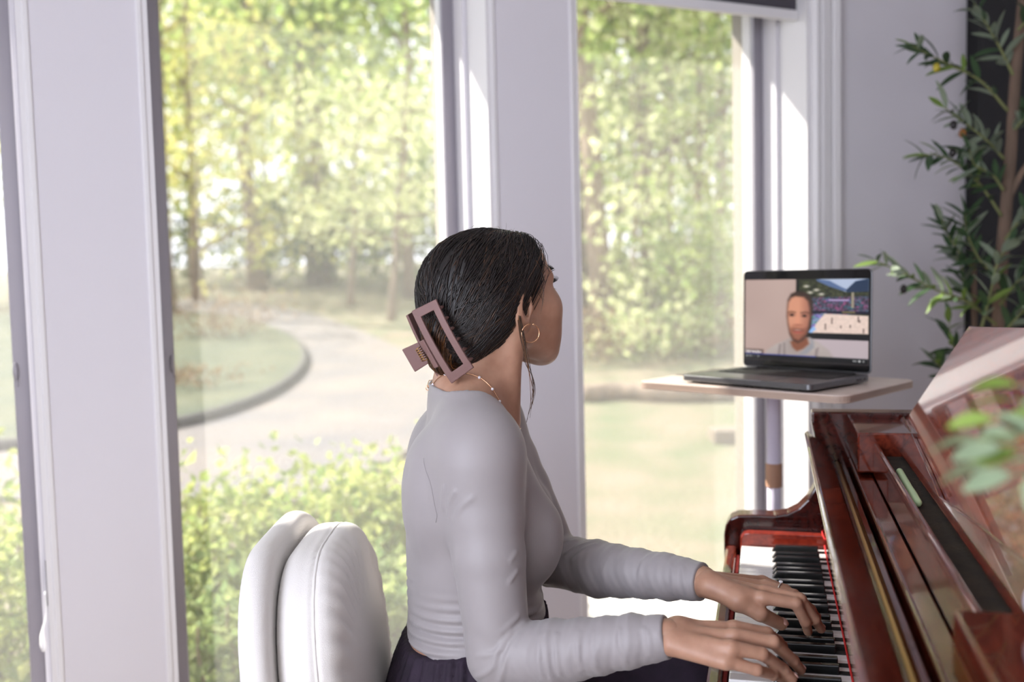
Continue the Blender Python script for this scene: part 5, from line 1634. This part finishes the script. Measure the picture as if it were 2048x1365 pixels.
# loose wisps: behind the ear down the neck, and flyaways on the crown
ws = MB()
def wisp(pts, r): ws.tube(smooth_path(pts, 6), np.linspace(r, r * 0.25, (len(pts) - 1) * 6 + 1), 5)
for k in range(9):
    j = rng.normal(size=(5, 3)) * 0.0016
    wisp([at_depth(1034, 608, 1.430) + j[0], at_depth(1040 + k * 0.8, 668, 1.412) + j[1], at_depth(1054, 720, 1.405) + j[2], at_depth(1064 + (k - 4) * 0.8, 775, 1.40) + j[3] * 1.5, at_depth(1066 - k * 1.5, 800 + 6 * k, 1.40) + j[4]], 0.0008)
for k in range(60):
    s = st[rng.integers(len(st))]
    n = s - HC; n /= np.linalg.norm(n)
    t = np.cross(n, rng.normal(size=3)); t /= np.linalg.norm(t)
    L_ = rng.uniform(0.02, 0.05)
    wisp([s + n * 0.0, s + n * 0.006 + t * L_ * 0.5, s + n * 0.004 + t * L_], 0.00022)
for k in range(7):
    wisp([hw(0.012 + 0.003 * k, 0.074, 0.018), hw(0.020 + 0.002 * k, 0.0765, 0.0), hw(0.034 - 0.002 * k, 0.074, -0.012 - 0.003 * k)], 0.0005)
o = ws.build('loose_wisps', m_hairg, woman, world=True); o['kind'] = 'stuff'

# --- top
FS0 = add_arms(add_torso(Field()), 0.0)
FS0.cone(tw(0.0, 0, 1.02), tw(0.004, 0, 1.10), 0.0605, 0.0575, 0.03)
CREASE = [  # (pixel path, depth, height, half width) of stretched folds in the sleeves
 ([(1052, 1274), (1008, 1312), (966, 1342)], 1.28, 0.0030, 0.0030), ([(1047, 1288), (1010, 1336), (990, 1362)], 1.27, 0.0028, 0.0028), ([(1052, 1264), (1012, 1292), (972, 1308)], 1.28, 0.0024, 0.0030),
 ([(1074, 1262), (1079, 1300), (1088, 1352)], 1.24, 0.0022, 0.0018), ([(1089, 1258), (1095, 1300), (1104, 1352)], 1.24, 0.0018, 0.0016), ([(1106, 1256), (1112, 1300), (1120, 1350)], 1.23, 0.0022, 0.0018),
 ([(1149, 1252), (1155, 1296), (1164, 1345)], 1.22, 0.0020, 0.0018), ([(1176, 1250), (1182, 1292), (1192, 1338)], 1.21, 0.0018, 0.0018), ([(1226, 1246), (1236, 1286), (1250, 1328)], 1.20, 0.0014, 0.0020), ([(1280, 1240), (1296, 1282), (1300, 1318)], 1.19, 0.0014, 0.0022),
 ([(904, 1030), (912, 1002), (926, 974)], 1.30, 0.0024, 0.0030), ([(898, 1012), (908, 986), (914, 962)], 1.31, 0.0020, 0.0028), ([(912, 1040), (930, 1010), (950, 990)], 1.29, 0.0016, 0.0032),
 ([(1052, 1148), (1036, 1154), (1020, 1164)], 1.27, 0.0020, 0.0026), ([(1054, 1106), (1040, 1112), (1026, 1122)], 1.27, 0.0014, 0.0026), ([(1044, 1234), (1020, 1246), (998, 1262)], 1.27, 0.0018, 0.0030),
 ([(1128, 1112), (1150, 1092), (1168, 1074)], 1.50, 0.0030, 0.0030), ([(1146, 1122), (1170, 1104), (1190, 1082)], 1.49, 0.0026, 0.0030), ([(1118, 1098), (1136, 1084), (1150, 1070)], 1.52, 0.0024, 0.0030),
 ([(1224, 1098), (1216, 1140), (1220, 1184)], 1.46, 0.0016, 0.0030), ([(1300, 1112), (1290, 1150), (1296, 1190)], 1.43, 0.0016, 0.0030), ([(1360, 1126), (1372, 1160), (1384, 1190)], 1.38, 0.0020, 0.0028), ([(1338, 1122), (1350, 1156), (1352, 1190)], 1.39, 0.0018, 0.0028)]
CREASE = [(project_to(FS0, np.array(smooth_path([at_depth(x, y, dp) for x, y in pth], 4)), 5, 0.03, 0.0045), A_ * 1.5, max(w_2, 0.003)) for pth, dp, A_, w_2 in CREASE]
def creases(p):
    d = np.zeros(len(p), np.float32)
    for P, A_, w_2 in CREASE:
        c = P.mean(0); rad = np.linalg.norm(P - c, axis=1).max() + 0.012
        m = ((p - c.astype(np.float32)) ** 2).sum(1) < rad * rad
        if not m.any(): continue
        q = p[m]; best = np.full(len(q), 9.0, np.float32)
        for i in range(len(P) - 1):
            best = np.minimum(best, rcone(q, P[i], P[i + 1], 0.0, 0.0))
        best_t = np.clip(1 - ((q - c.astype(np.float32)) ** 2).sum(1) / (rad - 0.004) ** 2, 0, 1)
        d[m] += A_ * np.exp(-(best / w_2) ** 2) * np.sqrt(best_t)
    return d
def forearm_t(p, E, W):
    d = (W - E).astype(np.float32); L2 = float(d @ d)
    return (p - E.astype(np.float32)) @ d / L2
HEMN = V3(-0.20, 0.0, -1.0); HEMN /= np.linalg.norm(HEMN)
HEMP = V3(-0.155, 1.47, 0.733)
NKA, NKB = np.array(tw(0.004, 0, 1.08)), HC + HF * -0.03 + np.array([0, 0, 0.05])
def f_shirt(p):
    d = FS0(p) - 0.0045 - creases(p)
    q = p - TO
    f, l, z = q @ TF, q @ TL, p[:, 2]
    # gathered folds round the waist
    ph = z * 2 * np.pi / 0.0155 + 1.7 * np.sin(l * 17 + 1) + 1.1 * np.sin(f * 23 + l * 9)
    am = 0.0040 * np.clip((0.845 - z) / 0.08, 0, 1) * np.clip(1 - np.abs(l) / 0.25, 0, 1) * np.clip((0.10 - np.abs(f)) / 0.02 + 1, 0, 1)
    tors = np.clip((0.145 - np.abs(l)) / 0.01, 0, 1)
    d = d - am * tors * (0.55 + np.sin(ph) * np.clip(0.7 + 0.6 * np.sin(l * 31 + z * 40), 0, 1))
    for E, W, S, s in ((ER, WR, SR, 0), (EL, WL, SL, 1)):
        t = forearm_t(p, E, W)
        near = np.clip((0.03 - rcone(p, E, W, 0.037, 0.023)) / 0.02, 0, 1)
        ring = np.sin(t * 2 * np.pi * 6.6 + 1.3 * np.sin(p[:, 2] * 60 + s * 2) + s) ** 3
        d = d - 0.0013 * ring * np.clip((t - 0.08) / 0.12, 0, 1) * np.clip((1.0 - t) / 0.1, 0, 1) * near
        # crook of the elbow
        tu = forearm_t(p, E, S)
        cr = np.sin(tu * 26 + p[:, 0] * 90) * np.exp(-((tu - 0.14) / 0.13) ** 2) * np.clip((0.055 - np.linalg.norm(p - E.astype(np.float32) - (S - E).astype(np.float32) * 0.1, axis=1)) / 0.02, 0, 1)
        d = d - 0.0018 * cr
        # cuff
        wd = ((W - E) / np.linalg.norm(W - E)).astype(np.float32)
        near_arm = np.linalg.norm(p - W.astype(np.float32), axis=1) < 0.13
        cut = (p - W.astype(np.float32)) @ wd + 0.000
        d = np.where(near_arm, smax(d, cut.astype(np.float32), 0.002), d)
    hem = (p - HEMP) @ HEMN
    arm_only = np.minimum(rcone(p, ER, WR, 0.06, 0.05), rcone(p, EL, WL, 0.06, 0.05))
    up_only = np.minimum(rcone(p, ER, SR, 0.055, 0.05), rcone(p, EL, SL, 0.055, 0.05))
    hm = np.where(np.minimum(arm_only, up_only) < 0, -0.02, hem)
    d = smax(d, hm.astype(np.float32), 0.003)
    npl = (1.066 - 0.55 * f + 0.10 * np.abs(l)) - z
    d = smax(d, -smax(rcone(p, NKA, NKB, 0.102, 0.106), npl.astype(np.float32), 0.03), 0.002)
    return d
v, f = mesh_sdf(f_shirt, (-0.26, 1.18, 0.66), (0.32, 1.72, 1.16), 0.0031)
shirt = np_mesh('long_sleeved_top', v, f, m_shirt, woman, world=True)
# stitched seams: armhole on the near shoulder and shoulder seam to the neckline
def seam_line(pts, r=0.0005):
    P = project_to(f_shirt, np.array(smooth_path(pts, 8)), 8, 0.02, 0.0003)
    mb = MB(); mb.tube(list(P), r, 6)
    mb.build('seam', m_shirt, shirt, smooth=True, world=True)
seam_line([at_depth(972, 838, 1.36), at_depth(922, 858, 1.355), at_depth(892, 900, 1.35), at_depth(880, 950, 1.345), at_depth(884, 995, 1.345), at_depth(902, 1030, 1.335)])
seam_line([at_depth(956, 812, 1.42), at_depth(966, 828, 1.40), at_depth(978, 842, 1.37)])

# --- trousers with an elastic waistband
FP0 = add_legs(Field().fn(f_torso, (-0.06, 1.47, 0.6), 0.40, 0.03), 0.004)
WBP, WBN = V3(-0.155, 1.47, 0.722), V3(-0.19, 0.0, 1.0)
WBN = WBN / np.linalg.norm(WBN)
def f_pants(p):
    q = p - TO
    f, l = q @ TF, q @ TL
    ang = np.arctan2(l, f)
    top = (p - WBP) @ WBN
    d = FP0(p) - 0.007
    band = np.clip((top + 0.055) / 0.02, 0, 1)
    d = d - 0.0026 * np.sin(ang * 46 + 1.5 * np.sin(ang * 7)) * np.clip((top + 0.16) / 0.1, 0, 1) * np.clip((0.15 - f) / 0.05, 0, 1) - 0.002 * band
    d = smax(d, top.astype(np.float32), 0.004)
    d = smax(d, (0.10 - p[:, 2]).astype(np.float32), 0.004)
    return d
v, f = mesh_sdf(f_pants, (-0.30, 1.16, 0.06), (0.46, 1.74, 0.82), 0.0055)
np_mesh('trousers', v, f, m_pants, woman, world=True)

# --- jewellery and clip, each a thing of its own
ec = at_depth(1061, 667, 1.415)
ring_pts = []
ex, ey = np.array([0.93, 0.30, -0.15]), np.array([0.1, 0.0, 1.0])
ex /= np.linalg.norm(ex); ey -= ex * (ex @ ey); ey /= np.linalg.norm(ey)
for k in range(33):
    a = R(100 + 340 * k / 32)
    ring_pts.append(ec + 0.0132 * (math.cos(a) * ex + math.sin(a) * ey))
mb = MB(); mb.tube(ring_pts, 0.0009, 8)
hoop = mb.build('hoop_earring', m_gold, smooth=True)
tag(hoop, 'thin rose-gold hoop earring in the right ear of the woman', 'earring')
mb = MB(); mb.ellipsoid(ring_pts[-1], (0.0018,) * 3, None, 10, 8); mb.build('ball_end', m_gold, hoop, smooth=True)

def f_neckskin(p): return np.minimum(f_headneck(p), f_shirt(p))
npx = [(890, 780, 1.46), (903, 773, 1.44), (925, 764, 1.425), (950, 768, 1.415), (975, 785, 1.405), (995, 810, 1.40), (1009, 838, 1.395), (1022, 868, 1.40)]
NP = np.array(smooth_path([at_depth(*q) for q in npx], 8))
NP = project_to(f_neckskin, NP, 5, 0.02, 0.0012)
NPb = np.array(smooth_path([NP[0], tw(-0.03, 0.06, 1.095), tw(0.03, 0.072, 1.06), tw(0.07, 0.03, 1.03), NP[-1]], 8))
NPb = project_to(f_neckskin, NPb, 5, 0.03, 0.0012)
neck = empty('necklace', tuple(NP[0])); tag(neck, 'fine gold necklace with small pearl beads round the neck of the woman', 'necklace')
mb = MB(); mb.tube(list(NP), 0.0006, 6); mb.tube(list(NPb), 0.0006, 6); mb.build('chain', m_gold, neck, smooth=True, world=True)
for i in range(4, len(NP), 7):
    mb = MB(); mb.ellipsoid(NP[i], (0.0022,) * 3, None, 12, 8); mb.build('bead', m_pearl, neck, smooth=True, world=True)
mb = MB()
for i in range(2):
    c = NP[0] + np.array([0.004 * i, 0.0, 0.001 * i])
    mb.tube([c + np.array([0.003 * math.cos(a), 0.0, 0.0035 * math.sin(a)]) for a in np.linspace(0, 2 * math.pi, 10)[:-1]], 0.0006, 6, closed=True)
mb.build('clasp', m_gold, neck, smooth=True, world=True)

fr = hands['L']['fingers'][2]
rc_ = fr[0] * 0.52 + fr[1] * 0.48
rd = fr[1] - fr[0]; rd /= np.linalg.norm(rd)
ru = np.array([0, 0, 1.0]) - rd * rd[2]; ru /= np.linalg.norm(ru); rs = np.cross(rd, ru)
ringt = empty('ring', tuple(rc_)); tag(ringt, 'silver ring with a clear raised stone on the left hand of the woman', 'ring')
mb = MB(); mb.tube([rc_ + 0.0096 * (math.cos(a) * rs + math.sin(a) * ru) for a in np.linspace(0, 2 * math.pi, 29)[:-1]], 0.0011, 8, closed=True); mb.build('band', m_silver, ringt, smooth=True, world=True)
st_c = rc_ + ru * 0.0132
mb = MB(); mb.loft([[st_c + ru * z + r * (math.cos(a) * rs + math.sin(a) * rd) for a in np.linspace(0, 2 * math.pi, 9)[:-1]] for r, z in ((0.0004, -0.0034), (0.0032, 0.0), (0.0022, 0.0013))])
m_dia = mat('clear_stone', (225, 228, 232), 0.05, spec=0.9, coat=1.0); mb.build('stone', m_dia, ringt, world=True)

# claw clip
clip = empty('claw_clip', tuple(at_depth(885, 690, 1.43))); tag(clip, 'matte mauve rectangular claw clip holding the hair of the woman', 'hair clip')
def jaw(corners, name, th, bulge, border, parent):
    """open rectangular frame bowed outwards; corners TL TR BR BL as 3-D points"""
    TL_, TR_, BR_, BL_ = [np.asarray(c, float) for c in corners]
    nrm = np.cross(TR_ - TL_, BL_ - TL_); nrm /= np.linalg.norm(nrm)
    if nrm[1] > 0: nrm = -nrm
    def S(u, v):
        p = TL_ * (1 - u) * (1 - v) + TR_ * u * (1 - v) + BR_ * u * v + BL_ * (1 - u) * v
        return p + nrm * bulge * (1 - (2 * v - 1) ** 2)
    bu, bv = border
    m = 14
    outer = [S(0, v) for v in np.linspace(0, 1, m)] + [S(u, 1) for u in np.linspace(0, 1, 5)[1:]] + [S(1, v) for v in np.linspace(1, 0, m)[1:]] + [S(u, 0) for u in np.linspace(1, 0, 5)[1:-1]]
    inner = [S(bu, v) for v in np.linspace(bv, 1 - bv, m)] + [S(u, 1 - bv) for u in np.linspace(bu, 1 - bu, 5)[1:]] + [S(1 - bu, v) for v in np.linspace(1 - bv, bv, m)[1:]] + [S(u, bv) for u in np.linspace(1 - bu, bu, 5)[1:-1]]
    rings = [[a, a + nrm * th, b + nrm * th, b] for a, b in zip(outer, inner)]
    mb = MB(); mb.loft([[tuple(q) for q in r] for r in rings], closed=True)
    o = mb.build(name, m_clip, parent, bevel=0.0012, seg=3, world=True)
    return o, S, nrm
def front(x, y):
    d = ray(x, y); Ys = np.arange(1.25, 1.62, 0.001)
    P = CAM + d[None] * (Ys / d[1])[:, None]
    v = np.minimum(FHair(P.astype(np.float32)), FR(P.astype(np.float32)))
    i = np.argmax(v < 0)
    return float(Ys[i]) if (v < 0).any() else None
if DEBUG: print('FRONT', [(q, front(*q)) for q in ((825, 622), (874, 598), (949, 735), (905, 767), (850, 612), (890, 690), (870, 650), (920, 700), (865, 695), (912, 668), (840, 650), (880, 730))])
near_c = [at_depth(825, 622, 1.400), at_depth(874, 598, 1.385), at_depth(949, 735, 1.378), at_depth(905, 767, 1.392)]
jn, Sn, nn = jaw(near_c, 'jaw', 0.0045, 0.006, (0.24, 0.115), clip)
far_c = [at_depth(811, 632, 1.440), at_depth(856, 606, 1.50), at_depth(932, 742, 1.50), at_depth(888, 776, 1.440)]
jf, Sf, nf = jaw(far_c, 'jaw', 0.0045, -0.004, (0.24, 0.115), clip)
# teeth
for S0_, n0, col in ((Sn, nn, 1),):
    for v_ in np.linspace(0.12, 0.88, 6):
        a = S0_(0.97, v_); a = S0_(0.88, v_); t_ = a - n0 * 0.020 + (S0_(1, v_) - S0_(0, v_)) * 0.02
        mb = MB(); mb.tube([a, (a + t_) / 2 + (S0_(1, v_) - S0_(0, v_)) * 0.03, t_], [0.003, 0.0026, 0.0012], 8); mb.build('tooth', m_clip, clip, smooth=True, world=True)
# lever plates and spring
def plate(c4, name, th):
    P = [np.asarray(c, float) for c in c4]
    n_ = np.cross(P[1] - P[0], P[3] - P[0]); n_ /= np.linalg.norm(n_)
    mb = MB(); mb.add(P + [p + n_ * th for p in P], [(3, 2, 1, 0), (4, 5, 6, 7), (0, 1, 5, 4), (1, 2, 6, 5), (2, 3, 7, 6), (3, 0, 4, 7)])
    return mb.build(name, m_clip, clip, bevel=0.0015, seg=3, world=True)
plate([at_depth(803, 700, 1.452), at_depth(836, 685, 1.440), at_depth(859, 726, 1.436), at_depth(829, 745, 1.448)], 'lever_plate', 0.003)
plate([at_depth(838, 684, 1.398), at_depth(846, 680, 1.392), at_depth(876, 735, 1.388), at_depth(868, 738, 1.394)], 'lever_plate', 0.012)
mb = MB()
sa, sb = at_depth(836, 697, 1.422), at_depth(850, 722, 1.418)
ax_ = (sb - sa) / np.linalg.norm(sb - sa); e1 = np.cross(ax_, [0, 1, 0]); e1 /= np.linalg.norm(e1); e2 = np.cross(ax_, e1)
mb.tube([sa + (sb - sa) * t + 0.0042 * (math.cos(t * 38) * e1 + math.sin(t * 38) * e2) for t in np.linspace(0, 1, 80)], 0.0007, 6)
mb.build('spring', m_brass, clip, smooth=True, world=True)
